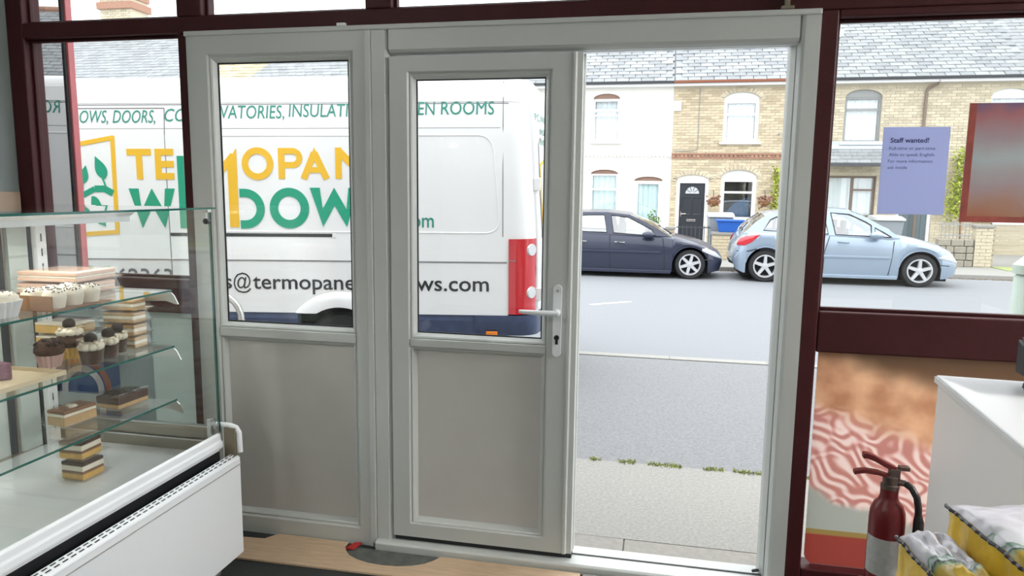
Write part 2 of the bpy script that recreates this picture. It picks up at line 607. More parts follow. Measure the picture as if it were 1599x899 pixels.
def leaf(hx, sgn, rot, label):
    """door leaf hinged at world x = hx; sgn = +1 free edge to the right"""
    L = bpy.data.objects.new('door_leaf', None)
    C.objects.link(L)
    L.parent = D1
    L.location = Vector((hx, yb, 0)) - D1.location
    L.rotation_euler = (0, 0, rot)
    L['label'] = label
    y0, y1, g = -0.072, 0.0, -0.038
    def X(a):
        return sgn * a
    def ring(x0, x1, z0, z1, prof, kz=1.0):
        a, b = sorted((X(x0), X(x1)))
        return MB().ring(a, b, z0, z1, prof, kz)
    def bx(x0, x1, ya, yb_, z0, z1):
        a, b = sorted((X(x0), X(x1)))
        return MB().box(a, b, ya, yb_, z0, z1)
    zb = 0.064
    obj('leaf_frame', ring(0.0, 0.722, zb, 2.047, [(0, y1), (0, y0), (0.072, y0), (0.080, y0 + 0.008), (0.080, y1)], 0.80), U, L, local=True)
    obj('meeting_stile', MB().prism([(X(0.722), y1), (X(0.722), y0 + 0.001), (X(0.728), y0 - 0.004), (X(0.736), y0 - 0.004), (X(0.742), y0 + 0.004), (X(0.762), y0 + 0.006), (X(0.762), -0.028), (X(0.768), -0.024), (X(0.768), y1)], 'z', zb, 2.047), U, L, local=True)
    obj('mid_rail', bx(0.080, 0.642, y0, y1, 0.893, 0.926), U, L, bevel=0.003, local=True)
    def bp():
        return [(0, g), (0, y0 + 0.010), (0.004, y0 + 0.006), (0.010, y0 + 0.010), (0.021, g - 0.006), (0.021, g)]
    obj('glazing_bead', ring(0.080, 0.642, 0.926, 1.983, bp()), U, L, local=True)
    obj('rubber_seal', ring(0.080, 0.642, 0.926, 1.983, [(0.016, g + 0.001), (0.016, g - 0.003), (0.026, g - 0.003), (0.026, g + 0.001)]), M['gasket'], L, local=True)
    obj('door_pane', bx(0.09, 0.632, g + 0.001, g + 0.02, 0.936, 1.973), M['shopglass'], L, local=True)
    obj('panel_bead', ring(0.080, 0.642, 0.126, 0.893, bp()), U, L, local=True)
    obj('lower_panel', bx(0.083, 0.639, g - 0.004, g + 0.02, 0.129, 0.890), M['upvc_panel'], L, local=True)
    obj('edge_strip', bx(-0.0015, 0, -0.05, -0.042, zb, 2.04).box(*sorted((X(-0.0015), X(0))), -0.025, -0.018, zb, 2.04), M['galv'], L, local=True)
    # handle
    hxp, hz = X(0.687), 1.030
    pl = []
    for k in range(24):
        a = 2 * PI * k / 24
        pl.append((hxp + 0.017 * math.cos(a), hz + (0.125 if math.sin(a) >= 0 else -0.125) + 0.017 * math.sin(a)))
    obj('handle_plate', MB().prism(pl, 'y', y0 - 0.012, y0), M['white'], L, bevel=0.003, local=True)
    obj('lever_handle', MB().tube([(hxp, y0 - 0.012, hz + 0.035), (hxp, y0 - 0.054, hz + 0.035)], 0.013, 12).tube([(hxp + X(0.008), y0 - 0.048, hz + 0.035), (hxp - X(0.03), y0 - 0.050, hz + 0.036), (hxp - X(0.09), y0 - 0.050, hz + 0.036), (hxp - X(0.145), y0 - 0.044, hz + 0.038)], [0.012, 0.011, 0.010, 0.007], 10), M['white'], L, smooth=50, local=True)
    kh = obj('lock_cylinder', MB().lathe([(0.010, y0 - 0.0125), (0.010, y0 - 0.018), (0.006, y0 - 0.018)], (hxp, 0, hz - 0.065), 14, 'y').box(hxp - 0.005, hxp + 0.005, y0 - 0.015, y0 - 0.012, hz - 0.092, hz - 0.066), M['black'], L, local=True)
    obj('screw', MB().lathe([(0.006, y0 - 0.0125), (0.006, y0 - 0.014)], (hxp, 0, hz + 0.12), 10, 'y'), M['steel'], L, local=True)
    return L

leaf(-1.062, 1, 0.0, 'closed white half glazed door leaf with lever handle')
obj('hinge_pin', MB().tube([(0.437, 2.79, 0.055), (0.430, 2.775, 0.062), (0.418, 2.79, 0.05)], 0.006, 6), M['black'], D1)

tag(obj('catch_plate', MB().box(-1.285, -1.247, 2.735, 2.75, 2.172, 2.184), M['white'], bevel=0.002), 'small white catch plate on the maroon beam above the fixed panel', 'catch')
t = thing('door_hook', 'beige metal hook above the open doorway', 'hook', (0.41, 2.74, 2.16))
M['beige'] = mat('beige_metal', (0.22, 0.19, 0.13), 0.5)
obj('foot_plate', MB().box(0.388, 0.432, 2.72, 2.75, 2.171, 2.182), M['beige'], t, bevel=0.002)
obj('hook_arm', MB().box(0.400, 0.418, 2.728, 2.75, 2.182, 2.34), M['beige'], t, bevel=0.002)

# lower left panel with blue poster, lower right food poster
lp = struct('trim_17', MB().box(-2.775, -2.010, FR + 0.06, FR + 0.063, 0.11, 0.975), translucent('pale_green_film', (0.62, 0.68, 0.65), 0.55), 'pale board closing the front under the side window', 'trim')
t = thing('blue_poster', 'white and blue advertising poster with curved stripes behind the cake shelves', 'poster', (-2.55, FR + 0.055, 0.44))
M['posterwhite'] = translucent('poster_paper', (0.55, 0.63, 0.66), 0.4)
M['posterblue'] = translucent('poster_blue', (0.03, 0.15, 0.48), 0.4)
obj('sheet', MB().box(-2.765, -2.25, FR + 0.045, FR + 0.048, 0.32, 0.93), M['posterwhite'], t)
obj('blue_field', MB().box(-2.765, -2.43, FR + 0.042, FR + 0.0448, 0.40, 0.72), M['posterblue'], t)
b = MB(); arc(b, -2.63, 0.58, 0.115, 0.115, 0.03, 0, 180, FR + 0.038, FR + 0.0415); b.box(-2.745, -2.715, FR + 0.038, FR + 0.0415, 0.47, 0.58).box(-2.545, -2.515, FR + 0.038, FR + 0.0415, 0.47, 0.58)
obj('white_arch', b, M['white'], t)
b = MB(); arc(b, -2.63, 0.58, 0.155, 0.155, 0.028, 0, 120, FR + 0.038, FR + 0.0415)
obj('orange_arch', b, mat('poster_orange', (0.45, 0.12, 0.08), 0.5), t)

def food_material():
    m = bpy.data.materials.new('food_print')
    m.use_nodes = True
    n = m.node_tree.nodes; l = m.node_tree.links
    p = n['Principled BSDF']; p.inputs['Roughness'].default_value = 0.3
    tc = n.new('ShaderNodeTexCoord'); sp = n.new('ShaderNodeSeparateXYZ')
    l.new(tc.outputs['Object'], sp.inputs[0])
    # z in metres above the sheet's foot (0..0.85) with a noisy edge; x from the left edge
    nz = n.new('ShaderNodeTexNoise'); nz.inputs['Scale'].default_value = 5; l.new(tc.outputs['Object'], nz.inputs['Vector'])
    def math_(op, a, b):
        k = n.new('ShaderNodeMath'); k.operation = op
        for i, v in enumerate((a, b)):
            if isinstance(v, (int, float)):
                k.inputs[i].default_value = v
            else:
                l.new(v, k.inputs[i])
        return k.outputs[0]
    zz = math_('ADD', sp.outputs[2], math_('MULTIPLY', math_('SUBTRACT', nz.outputs[0], 0.5), 0.14))
    zz = math_('ADD', zz, math_('MULTIPLY', sp.outputs[0], 0.28))
    # noodles: distorted thin waves
    wv = n.new('ShaderNodeTexWave'); wv.inputs['Scale'].default_value = 8.0; wv.inputs['Distortion'].default_value = 11; wv.inputs['Detail'].default_value = 0; wv.inputs['Detail Scale'].default_value = 1.6
    wv.bands_direction = 'DIAGONAL'
    mp = n.new('ShaderNodeMapping'); mp.inputs['Rotation'].default_value = (0, R(25), 0)
    mp2 = n.new('ShaderNodeMapping'); mp2.inputs['Rotation'].default_value = (0, R(-50), 0)
    l.new(tc.outputs['Object'], mp2.inputs[0])
    l.new(tc.outputs['Object'], mp.inputs[0]); l.new(mp.outputs[0], wv.inputs['Vector'])
    rn = n.new('ShaderNodeValToRGB')
    rn.color_ramp.elements[0].position = 0.15; rn.color_ramp.elements[0].color = (0.74, 0.46, 0.42, 1)
    rn.color_ramp.elements[1].position = 0.9; rn.color_ramp.elements[1].color = (0.95, 0.84, 0.80, 1)
    e = rn.color_ramp.elements.new(0.5); e.color = (0.86, 0.63, 0.59, 1)
    w2 = n.new('ShaderNodeTexWave'); w2.inputs['Scale'].default_value = 8.0; w2.inputs['Distortion'].default_value = 12; w2.inputs['Detail'].default_value = 0; w2.inputs['Detail Scale'].default_value = 1.0
    w2.bands_direction = 'Z'
    l.new(mp2.outputs[0], w2.inputs['Vector'])
    n3 = n.new('ShaderNodeTexNoise'); n3.inputs['Scale'].default_value = 6.5; n3.inputs['Detail'].default_value = 0
    l.new(tc.outputs['Object'], n3.inputs['Vector'])
    m3 = n.new('ShaderNodeMapRange'); m3.inputs[1].default_value = 0.42; m3.inputs[2].default_value = 0.58
    l.new(n3.outputs[0], m3.inputs[0])
    mxw = n.new('ShaderNodeMix')
    l.new(m3.outputs[0], mxw.inputs[0]); l.new(wv.outputs[0], mxw.inputs[2]); l.new(w2.outputs[0], mxw.inputs[3])
    l.new(mxw.outputs[0], rn.inputs[0])
    # orange pieces on top
    vo = n.new('ShaderNodeTexNoise'); vo.inputs['Scale'].default_value = 7; vo.inputs['Detail'].default_value = 3; l.new(tc.outputs['Object'], vo.inputs['Vector'])
    ro = n.new('ShaderNodeValToRGB')
    ro.color_ramp.elements[0].position = 0.35; ro.color_ramp.elements[0].color = (0.68, 0.44, 0.30, 1)
    ro.color_ramp.elements[1].position = 0.62; ro.color_ramp.elements[1].color = (0.92, 0.70, 0.52, 1)
    l.new(vo.outputs[0], ro.inputs[0])
    def mixc(f, a, b):
        k = n.new('ShaderNodeMix'); k.data_type = 'RGBA'
        l.new(f, k.inputs[0])
        for i, v in ((6, a), (7, b)):
            if isinstance(v, tuple):
                k.inputs[i].default_value = (*v, 1)
            else:
                l.new(v, k.inputs[i])
        return k.outputs[2]
    def step(v, a, b):
        k = n.new('ShaderNodeMapRange'); k.interpolation_type = 'SMOOTHSTEP'
        k.inputs[1].default_value = a; k.inputs[2].default_value = b
        l.new(v, k.inputs[0]); return k.outputs[0]
    c = mixc(step(zz, 0.28, 0.32), (0.62, 0.64, 0.60), rn.outputs[0])     # plate below the noodles
    c = mixc(step(zz, 0.60, 0.68), c, ro.outputs[0])
    c = mixc(step(zz, 0.80, 0.90), c, (0.40, 0.28, 0.19))
    z2 = sp.outputs[2]
    c = mixc(step(z2, 0.140, 0.146), (0.55, 0.45, 0.22), c)
    c = mixc(step(z2, 0.118, 0.126), (0.55, 0.19, 0.16), c)
    l.new(c, p.inputs['Base Color'])
    add_translucency(m, 0.62)
    return m
fp = obj('food_poster', MB().prism([(0.630, 0.104), (1.90, 0.104), (1.90, 0.954), (0.606, 0.954), (0.606, 0.14), (0.612, 0.122)], 'y', FR + 0.050, FR + 0.051), food_material())
fp.data.transform(Matrix.Translation((-0.588, -(FR + 0.05), -0.104))); fp.location = (0.588, FR + 0.05, 0.104)
tag(fp, 'large printed poster of pink noodles on a white plate under the notice window', 'poster')

# staff notice and framed poster on the notice window
M['notice'] = translucent('lilac_paper', (0.56, 0.60, 0.80), 0.6, 0.7)
M['ink'] = mat('navy_ink', (0.035, 0.04, 0.16), 0.7)
t = thing('staff_notice', 'lilac staff wanted notice taped to the right window', 'notice', (0.768, 2.79, 1.466))
obj('paper', MB().box(0.768, 0.984, 2.790, 2.7915, 1.466, 1.772), M['notice'], t)
for s, x, z, wd, cap, bo in (('Staff wanted!', 0.793, 1.718, 0.125, 0.017, 0.02), ('Full-time or part-time.', 0.791, 1.693, 0.152, 0.011, 0.0), ('Able to speak English.', 0.791, 1.671, 0.150, 0.011, 0.0), ('For more information', 0.790, 1.648, 0.144, 0.011, 0.0), ('ask inside', 0.790, 1.626, 0.064, 0.011, 0.0)):
    o = obj('lettering', text_mesh('lettering', s, M['ink'], wd, cap, bold=bo), None, t)
    o.location = Vector((x, 2.789, z)) - t.location

def blotch_material():
    m = bpy.data.materials.new('poster_print')
    m.use_nodes = True
    n = m.node_tree.nodes; l = m.node_tree.links
    p = n['Principled BSDF']; p.inputs['Roughness'].default_value = 0.4
    tc = n.new('ShaderNodeTexCoord')
    nz = n.new('ShaderNodeTexNoise'); nz.inputs['Scale'].default_value = 9; nz.inputs['Detail'].default_value = 2
    l.new(tc.outputs['Object'], nz.inputs['Vector'])
    sp = n.new('ShaderNodeSeparateXYZ'); l.new(tc.outputs['Object'], sp.inputs[0])
    ad = n.new('ShaderNodeMath'); ad.operation = 'MULTIPLY_ADD'; ad.inputs[1].default_value = 0.10
    l.new(nz.outputs[0], ad.inputs[0]); l.new(sp.outputs[2], ad.inputs[2])
    r = n.new('ShaderNodeValToRGB')
    els = [(0.03, (0.52, 0.22, 0.15)), (0.10, (0.50, 0.33, 0.25)), (0.17, (0.50, 0.42, 0.43)), (0.27, (0.52, 0.56, 0.56)), (0.36, (0.48, 0.40, 0.42)), (0.42, (0.50, 0.27, 0.28)), (0.475, (0.26, 0.22, 0.34))]
    while len(r.color_ramp.elements) < len(els):
        r.color_ramp.elements.new(0.5)
    for e, (q, c) in zip(r.color_ramp.elements, els):
        e.position = q; e.color = (*c, 1)
    l.new(ad.outputs[0], r.inputs[0]); l.new(r.outputs[0], p.inputs['Base Color'])
    add_translucency(m, 0.62)
    return m
t = thing('framed_poster', 'reddish brown poster stuck to the glass right of the staff notice', 'poster', (1.036, 2.786, 1.443))
po = obj('sheet', MB().box(0, 0.50, 0.0, 0.003, 0, 0.408), blotch_material(), t, local=True)
M['posteredge'] = mat('poster_border', (0.30, 0.06, 0.045), 0.5, var=0.3, scale=30)
for a in ((0, 0.022, 0, 0.408), (0.022, 0.5, 0, 0.02)):
    obj('border_strip', MB().box(a[0], a[1], -0.002, 0.0, a[2], a[3]), M['posteredge'], t, local=True)

# plywood sheet, mortar patch, tile and red packer at the door foot
out = [(-2.2, 2.46), (-1.652, 2.497), (-1.128, 2.503), (-0.60, 2.51), (-0.255, 2.52), (-0.255, 2.69), (-0.84, 2.69)]
for k in range(1, 10):
    a = PI * k / 10
    out.append((-1.055 + 0.205 * math.cos(a), 2.69 - 0.12 * math.sin(a)))
out += [(-1.27, 2.69), (-1.27, 2.722), (-1.60, 2.722), (-1.64, 2.668), (-2.2, 2.63)]
tag(obj('plywood_sheet', MB().prism(out, 'z', 0.0015, 0.010), M['ply'], bevel=0.0015), 'tan board laid on the floor along the white doors', 'board')
pm = [(-1.055 + 0.198 * math.cos(-PI * k / 12), 2.69 + 0.115 * math.sin(-PI * k / 12)) for k in range(13)]
tag(obj('mortar_patch', MB().prism(pm, 'z', 0.0015, 0.006), M['mortar']), 'half round grey mortar patch in front of the white mullion', 'mortar')
tag(obj('floor_tile', MB().box(-0.245, 0.10, 2.45, 2.69, 0.0015, 0.010), M['paving'], bevel=0.002), 'pale floor tile at the foot of the open doorway', 'tile')
tag(obj('red_packer', MB().prism([(-1.255, 2.66), (-1.22, 2.66), (-1.205, 2.716), (-1.235, 2.716)], 'z', 0.0105, 0.016), M['red']), 'small red plastic packer under the fixed white panel', 'packer')

# unseen ceiling lamps, added to brighten the room
def added_strip_light(x, y, power, label):
    t = thing('ceiling_light', label, 'lamp', (x, y, 2.95))
    obj('housing', MB().box(x - 0.07, x + 0.07, y - 0.65, y + 0.65, 2.90, 2.949), M['whitematt'], t)
    obj('diffuser', MB().box(x - 0.05, x + 0.05, y - 0.62, y + 0.62, 2.87, 2.899), emit('lamp_glow', (1, 0.97, 0.92), power), t)
added_strip_light(-0.9, -1.5, 26.0, 'white strip light on the ceiling behind the counter end')
added_strip_light(-2.2, -0.2, 50.0, 'white strip light on the ceiling above the display case')
added_strip_light(3.9, 2.05, 480.0, 'white strip light on the ceiling near the right window')
added_strip_light(1.4, -1.6, 20.0, 'white strip light on the ceiling at the right rear')

# ------------------------------------------------------------------ refrigerated display case
XF = -1.58
Y0c, Y1c = 0.55, 2.42
K = thing('display_case', 'white refrigerated glass display case with cakes on three glass shelves', 'display case', (-2.0, 1.5, 0))
M['deck'] = mat('steel_deck', (0.74, 0.76, 0.78), 0.35, 0.15, var=0.03, scale=3)
M['brass'] = mat('brushed_rail', (0.34, 0.31, 0.26), 0.3, 0.85)
M['caseback'] = mat('grey_sliding_door', (0.55, 0.60, 0.58), 0.4)
obj('base', MB().box(-2.40, -1.64, Y0c, 2.40, 0.10, 0.44), M['white'], K)
obj('kick_plate', MB().box(-2.36, -1.66, Y0c + 0.02, 2.38, 0.0, 0.10), M['galv'], K)
fpn = obj('front_panel', MB().prism([(-1.605, 0.085), (XF, 0.085), (XF, 0.478), (-1.584, 0.485), (-1.616, 0.493), (-1.616, 0.486), (-1.605, 0.470)], 'y', Y0c, Y1c), M['white'], K, bevel=0.003)
b = MB()
for i in range(62):
    y = 0.62 + i * 0.029
    for x, z in ((-1.5955, 0.4885), (-1.608, 0.4916)):
        b.hexa([(x, y, z), (x + 0.0035, y, z - 0.001), (x + 0.0035, y + 0.018, z - 0.001), (x, y + 0.018, z), (x, y, z + 0.001), (x + 0.0035, y, z), (x + 0.0035, y + 0.018, z), (x, y + 0.018, z + 0.001)])
obj('vent_slots', b, M['black'], fpn, stuff=True)
obj('panel_crease', MB().box(XF, XF + 0.002, Y0c, Y1c, 0.452, 0.455), M['galv'], fpn)
obj('blue_sticker', MB().box(XF, XF + 0.0012, 1.905, 1.945, 0.20, 0.215), mat('blue_sticker', (0.02, 0.16, 0.5), 0.4), fpn, label='small blue sticker')
obj('shadow_gap', MB().box(-1.70, -1.6055, Y0c, 2.40, 0.441, 0.462), M['black'], K, label='black gap behind the front panel')  # black box stands in for the shade down in the gap
obj('gap_lining', MB().box(-1.664, -1.656, Y0c, 2.40, 0.4622, 0.524), M['black'], K)  # black backing painted as the shade under the overhanging rail
obj('front_rail', MB().prism([(-1.652, 0.526), (-1.640, 0.520), (-1.638, 0.530), (-1.640, 0.548), (-1.646, 0.552), (-1.648, 0.574), (-1.660, 0.580), (-1.672, 0.565), (-1.70, 0.505), (-1.70, 0.4625), (-1.665, 0.4625)], 'y', Y0c, 2.40), M['white'], K, bevel=0.003)
obj('deck', MB().box(-2.38, -1.70, Y0c, 2.40, 0.488, 0.500), M['deck'], K)
b = MB()
for i in range(84):
    y = 0.62 + i * 0.0205
    b.box(-1.748, -1.712, y, y + 0.010, 0.5005, 0.5035)
obj('grille_slats', b, M['galv'], K, stuff=True)
er = obj('end_rail', MB().prism([(2.392, 0.500), (2.386, 0.545), (2.392, 0.549), (2.386, 0.588), (2.392, 0.600), (2.415, 0.600), (2.415, 0.500)], 'x', -2.38, -1.70), M['brass'], K, label='brushed metal rail across the case end')
obj('end_rail_cap', MB().box(-2.38, -1.70, 2.388, 2.411, 0.600, 0.606), M['steel'], er)
obj('end_rail_cap', MB().box(-2.38, -1.70, 2.382, 2.388, 0.5455, 0.5505), M['steel'], er)
eb = obj('end_bracket', MB().tube([(-1.68, 2.424, 0.604), (-1.622, 2.424, 0.604), (-1.596, 2.424, 0.597), (-1.584, 2.424, 0.578), (-1.582, 2.424, 0.500)], 0.011, 10), M['white'], K, smooth=50)
obj('bracket_plate', MB().box(-1.640, -1.592, 2.408, 2.418, 0.47, 0.598), M['beige'], eb, label='beige plate inside the bracket')
obj('glass_clip', MB().box(-1.680, -1.662, 2.36, 2.385, 0.572, 0.645).box(-1.654, -1.647, 2.366, 2.379, 0.605, 0.62), M['steel'], K, bevel=0.002)
# glass box
def sheet(nm, x0, x1, y0, y1, z0, z1, parent=K):
    return obj(nm, MB().box(x0, x1, y0, y1, z0, z1), M['caseglass'], parent)
gf = sheet('front_glass', -1.661, -1.655, Y0c, 2.41, 0.580, 1.448)
obj('glass_edge', MB().box(-1.661, -1.655, 2.410, 2.4115, 0.580, 1.448), M['glassedge'], gf)
ge = sheet('end_glass', -2.38, -1.668, 2.412, 2.417, 0.607, 1.448)
obj('glass_edge', MB().box(-1.668, -1.6665, 2.412, 2.417, 0.607, 1.448), M['glassedge'], ge)
gt = sheet('top_glass', -2.36, -1.642, Y0c, 2.42, 1.450, 1.457)
obj('glass_edge', MB().box(-1.642, -1.6405, Y0c, 2.42, 1.450, 1.457), M['glassedge'], gt)
obj('glass_edge', MB().box(-2.36, -1.642, 2.420, 2.4215, 1.450, 1.457), M['glassedge'], gt)
hc = obj('hinge_clip', MB().box(-1.676, -1.650, 2.385, 2.408, 1.438, 1.449).box(-1.670, -1.664, 2.39, 2.40, 1.405, 1.438), M['steel'], K, bevel=0.002)
obj('thumb_screw', MB().lathe([(0.011, 2.378), (0.011, 2.396)], (-1.658, 0, 1.405), 10, 'y'), M['darkgrey'], hc)
lb = obj('light_bar', MB().prism([(-2.10, 1.448), (-2.10, 1.418), (-1.995, 1.418), (-1.975, 1.430), (-1.975, 1.448)], 'y', Y0c, 2.40), M['white'], K, bevel=0.002, label='white light housing under the top glass')
obj('light_tube', MB().box(-2.085, -2.01, Y0c + 0.05, 2.30, 1.412, 1.4175), emit('case_lamp_glow', (1.0, 0.95, 0.84), 14.0), lb)  # glowing tube added in the housing to brighten the cakes
for x_ in (-2.102, -2.003):
    obj('lamp_lip', MB().box(x_, x_ + 0.005, Y0c, 2.40, 1.398, 1.418), M['white'], lb)  # lips added to screen the tube from the shop glass
for z in (1.144, 0.928, 0.718):
    s = sheet('shelf', -2.36, -1.803, 0.62, 2.36, z - 0.007, z)
    obj('glass_edge', MB().box(-1.803, -1.8015, 0.62, 2.36, z - 0.007, z), M['glassedge'], s)
    obj('shelf_bracket', MB().prism([(-2.35, z - 0.009), (-1.835, z - 0.009), (-1.806, z - 0.012), (-1.795, z - 0.022), (-1.778, z - 0.055), (-1.788, z - 0.056), (-1.83, z - 0.044), (-2.35, z - 0.065)], 'y', 2.362, 2.366), M['beige'] if 0 else M['steel'], s)
up = obj('upright', MB().box(-2.405, -2.362, 2.33, 2.375, 0.50, 1.40), M['whitematt'], K)
b = MB()
for k in range(14):
    z = 0.56 + k * 0.058
    b.box(-2.3625, -2.3612, 2.349, 2.354, z, z + 0.030)
obj('slot_row', b, M['black'], up, stuff=True)
obj('upright_shadow_strip', MB().box(-2.400, -2.385, 2.317, 2.329, 0.50, 1.40), M['black'], K)  # narrow black strip beside the slotted upright
obj('rear_column', MB().box(-2.41, -2.39, 2.23, 2.315, 0.50, 1.40), M['caseback'], K)
rd = obj('sliding_door', MB().box(-2.42, -2.41, 0.60, 2.19, 0.50, 1.40), M['caseback'], K)
obj('door_edge', MB().box(-2.42, -2.40, 2.19, 2.215, 0.50, 1.40), M['darkgrey'], rd)
obj('back_top_rail', MB().box(-2.42, -2.36, 0.6, 2.40, 1.40, 1.448), M['galv'], K)

# ------------------------------------------------------------------ cakes
M['sponge'] = mat('tan_sponge', (0.55, 0.36, 0.18), 0.85, var=0.15, scale=60, bump=0.3)
M['goldsponge'] = mat('golden_sponge', (0.68, 0.42, 0.12), 0.85, var=0.12, scale=60, bump=0.3)
M['darksponge'] = mat('chocolate_sponge', (0.07, 0.032, 0.018), 0.85, var=0.3, scale=60, bump=0.4)
M['brownsponge'] = mat('brown_sponge', (0.24, 0.12, 0.06), 0.85, var=0.2, scale=60, bump=0.3)
M['cream'] = mat('cream', (0.80, 0.74, 0.62), 0.6, var=0.06, scale=40, bump=0.2)
M['pinkcream'] = mat('pink_beige_icing', (0.70, 0.47, 0.36), 0.6, var=0.08, scale=40, bump=0.2)
M['paper'] = mat('white_paper_case', (0.72, 0.72, 0.74), 0.7)
M['lilacpaper'] = mat('lilac_paper_case', (0.33, 0.30, 0.42), 0.7)
M['card'] = mat('brown_card', (0.24, 0.12, 0.05), 0.7, var=0.1, scale=20)
M['palecard'] = mat('pale_card', (0.62, 0.52, 0.36), 0.7, var=0.06, scale=20)
M['choc'] = mat('dark_chocolate', (0.030, 0.014, 0.010), 0.5, var=0.3, scale=90, bump=0.5)
M['chips'] = mat('white_chocolate_shavings', (0.80, 0.72, 0.58), 0.5, island=0.25)

def cake_box(label, x0, x1, y0, y1, z, h, layers, top=None, group=None, rz=0.0):
    """clear clamshell holding a layered cake; layers = list of (material, share of the height)"""
    cx, cy = (x0 + x1) / 2, (y0 + y1) / 2
    t = thing('cake_box', label, 'cake box', (cx, cy, z), group, rz)
    a, c = (x1 - x0) / 2, (y1 - y0) / 2
    def fr(ia, ib, za, zb):
        return MB().hexa([(-a + ia, -c + ia, za), (a - ia, -c + ia, za), (a - ia, c - ia, za), (-a + ia, c - ia, za), (-a + ib, -c + ib, zb), (a - ib, -c + ib, zb), (a - ib, c - ib, zb), (-a + ib, c - ib, zb)])
    obj('tray', fr(0.008, 0.002, 0.0, h * 0.16), M['plastic'], t, local=True)
    rim = MB()
    rim.box(-a - 0.004, a + 0.004, -c - 0.004, -c + 0.002, h * 0.16, h * 0.20).box(-a - 0.004, a + 0.004, c - 0.002, c + 0.004, h * 0.16, h * 0.20).box(-a - 0.004, -a + 0.002, -c, c, h * 0.16, h * 0.20).box(a - 0.002, a + 0.004, -c, c, h * 0.16, h * 0.20)
    obj('rim', rim, M['plastic'], t, local=True)
    obj('lid', fr(0.002, 0.012, h * 0.2, h), M['plastic'], t, local=True, bevel=0.003)
    ck = None
    z0 = h * 0.05
    for i, (m, sh) in enumerate(layers):
        z1 = z0 + sh * h * 0.86
        bb = MB().box(-a + 0.016, a - 0.016, -c + 0.016, c - 0.016, z0 + 0.0003, z1)
        o = obj('cake' if i == 0 else 'cake_layer', bb, m, t if i == 0 else ck, local=True, bevel=0.003)
        if i == 0:
            ck = o
        z0 = z1
    if top:
        bb = MB()
        top(bb, a - 0.03, c - 0.03, z0)
        obj('topping', bb, M['choc'] if top is not topcream else M['cream'], ck, local=True)
    return t

def topchunks(bb, a, c, z):
    for k in range(26):
        x, y = random.uniform(-a, a), random.uniform(-c, c)
        bb.blob((x, y, z + 0.002), 0.009, 0.009, 0.006, 6, 4, 0.2)
def topcream(bb, a, c, z):
    bb.blob((a * 0.1, 0, z), 0.016, 0.016, 0.007, 8, 4, 0.15).blob((-a * 0.5, 0, z), 0.012, 0.012, 0.006, 8, 4, 0.15)

# top shelf, z 1.144
LP = [(M['pinkcream'], 0.35), (M['cream'], 0.2), (M['pinkcream'], 0.4)]
cake_box('clear box of pink beige cake on the top shelf, under another like it', -2.26, -1.99, 2.10, 2.33, 1.1445, 0.045, LP, None, 'cake boxes in the display case')
cake_box('clear box of pink beige cake on the top shelf, upper of the two', -2.255, -1.985, 2.10, 2.33, 1.190, 0.042, LP, None, 'cake boxes in the display case', 0.03)
t = thing('cake_tray', 'brown and clear tray of sprinkled white cakes on the top shelf', 'tray', (-1.90, 1.95, 1.1445))
obj('tray_wall', MB().box(-1.985, -1.815, 1.828, 1.832, 1.1445, 1.192).box(-1.985, -1.981, 1.832, 2.07, 1.1445, 1.192), M['card'], t)
obj('tray_base', MB().box(-1.981, -1.815, 1.832, 2.07, 1.1445, 1.148), M['card'], t)
obj('clear_side', MB().box(-1.817, -1.815, 1.832, 2.07, 1.148, 1.190), M['plastic'], t)
def sprinkles(bb, cx, cy, rx, ry, z, n, sz):
    for k in range(n):
        a = random.uniform(0, 2 * PI); q = math.sqrt(random.random())
        x, y = cx + rx * q * math.cos(a), cy + ry * q * math.sin(a)
        zz = z - 0.30 * rx * q ** 3
        s = random.uniform(0.6, 1.2) * sz
        bb.blob((x, y, zz), s, s, s, 5, 3)
for i, (cx, cy) in enumerate(((-1.94, 1.885), (-1.86, 1.885), (-1.94, 1.955), (-1.86, 1.955), (-1.94, 2.025), (-1.86, 2.025))):
    k = thing('sprinkled_cake', 'white cake with dark sprinkles, %s in the brown tray on the top shelf' % ('front left', 'front right', 'middle left', 'middle right', 'rear left', 'rear right')[i], 'cake', (cx, cy, 1.1485), 'sprinkled cakes in the brown tray')
    cb = obj('cake', MB().lathe([(0.028, 0.0), (0.034, 0.030), (0.033, 0.045), (0.024, 0.056), (0.008, 0.060)], seg=14), M['cream'], k, smooth=60, local=True)
    bb = MB(); sprinkles(bb, 0, 0, 0.030, 0.030, 0.059, 44, 0.0028)
    obj('sprinkles', bb, M['choc'], cb, local=True, stuff=True)
def fluted(r0, r1, h, n=22):
    vs = []
    rings = []
    for i, (r, z) in enumerate(((r0, 0), ((r0 + r1) / 2, h * 0.5), (r1, h))):
        rings.append([(r * (1 + (0.07 if k % 2 else -0.05)) * math.cos(2 * PI * k / (2 * n)), r * (1 + (0.07 if k % 2 else -0.05)) * math.sin(2 * PI * k / (2 * n)), z) for k in range(2 * n)])
    return MB().loft(rings)
for x, y, m, lab in ((-2.03, 1.735, M['lilacpaper'], 'cake slab in a lilac paper case at the left end of the top shelf'), (-1.90, 1.72, M['paper'], 'iced cake in a frilly white paper case at the front of the top shelf')):
    k = thing('paper_cake', lab, 'cake', (x, y, 1.1445))
    pc = obj('paper_case', fluted(0.047, 0.062, 0.048), m, k, local=True)
    cb = obj('icing', MB().lathe([(0.058, 0.048), (0.056, 0.062), (0.040, 0.072), (0.010, 0.076)], seg=16), M['cream'], k, smooth=60, local=True)
    bb = MB(); sprinkles(bb, 0, 0, 0.05, 0.05, 0.076, 26, 0.004)
    obj('sprinkles', bb, M['choc'], cb, local=True, stuff=True)

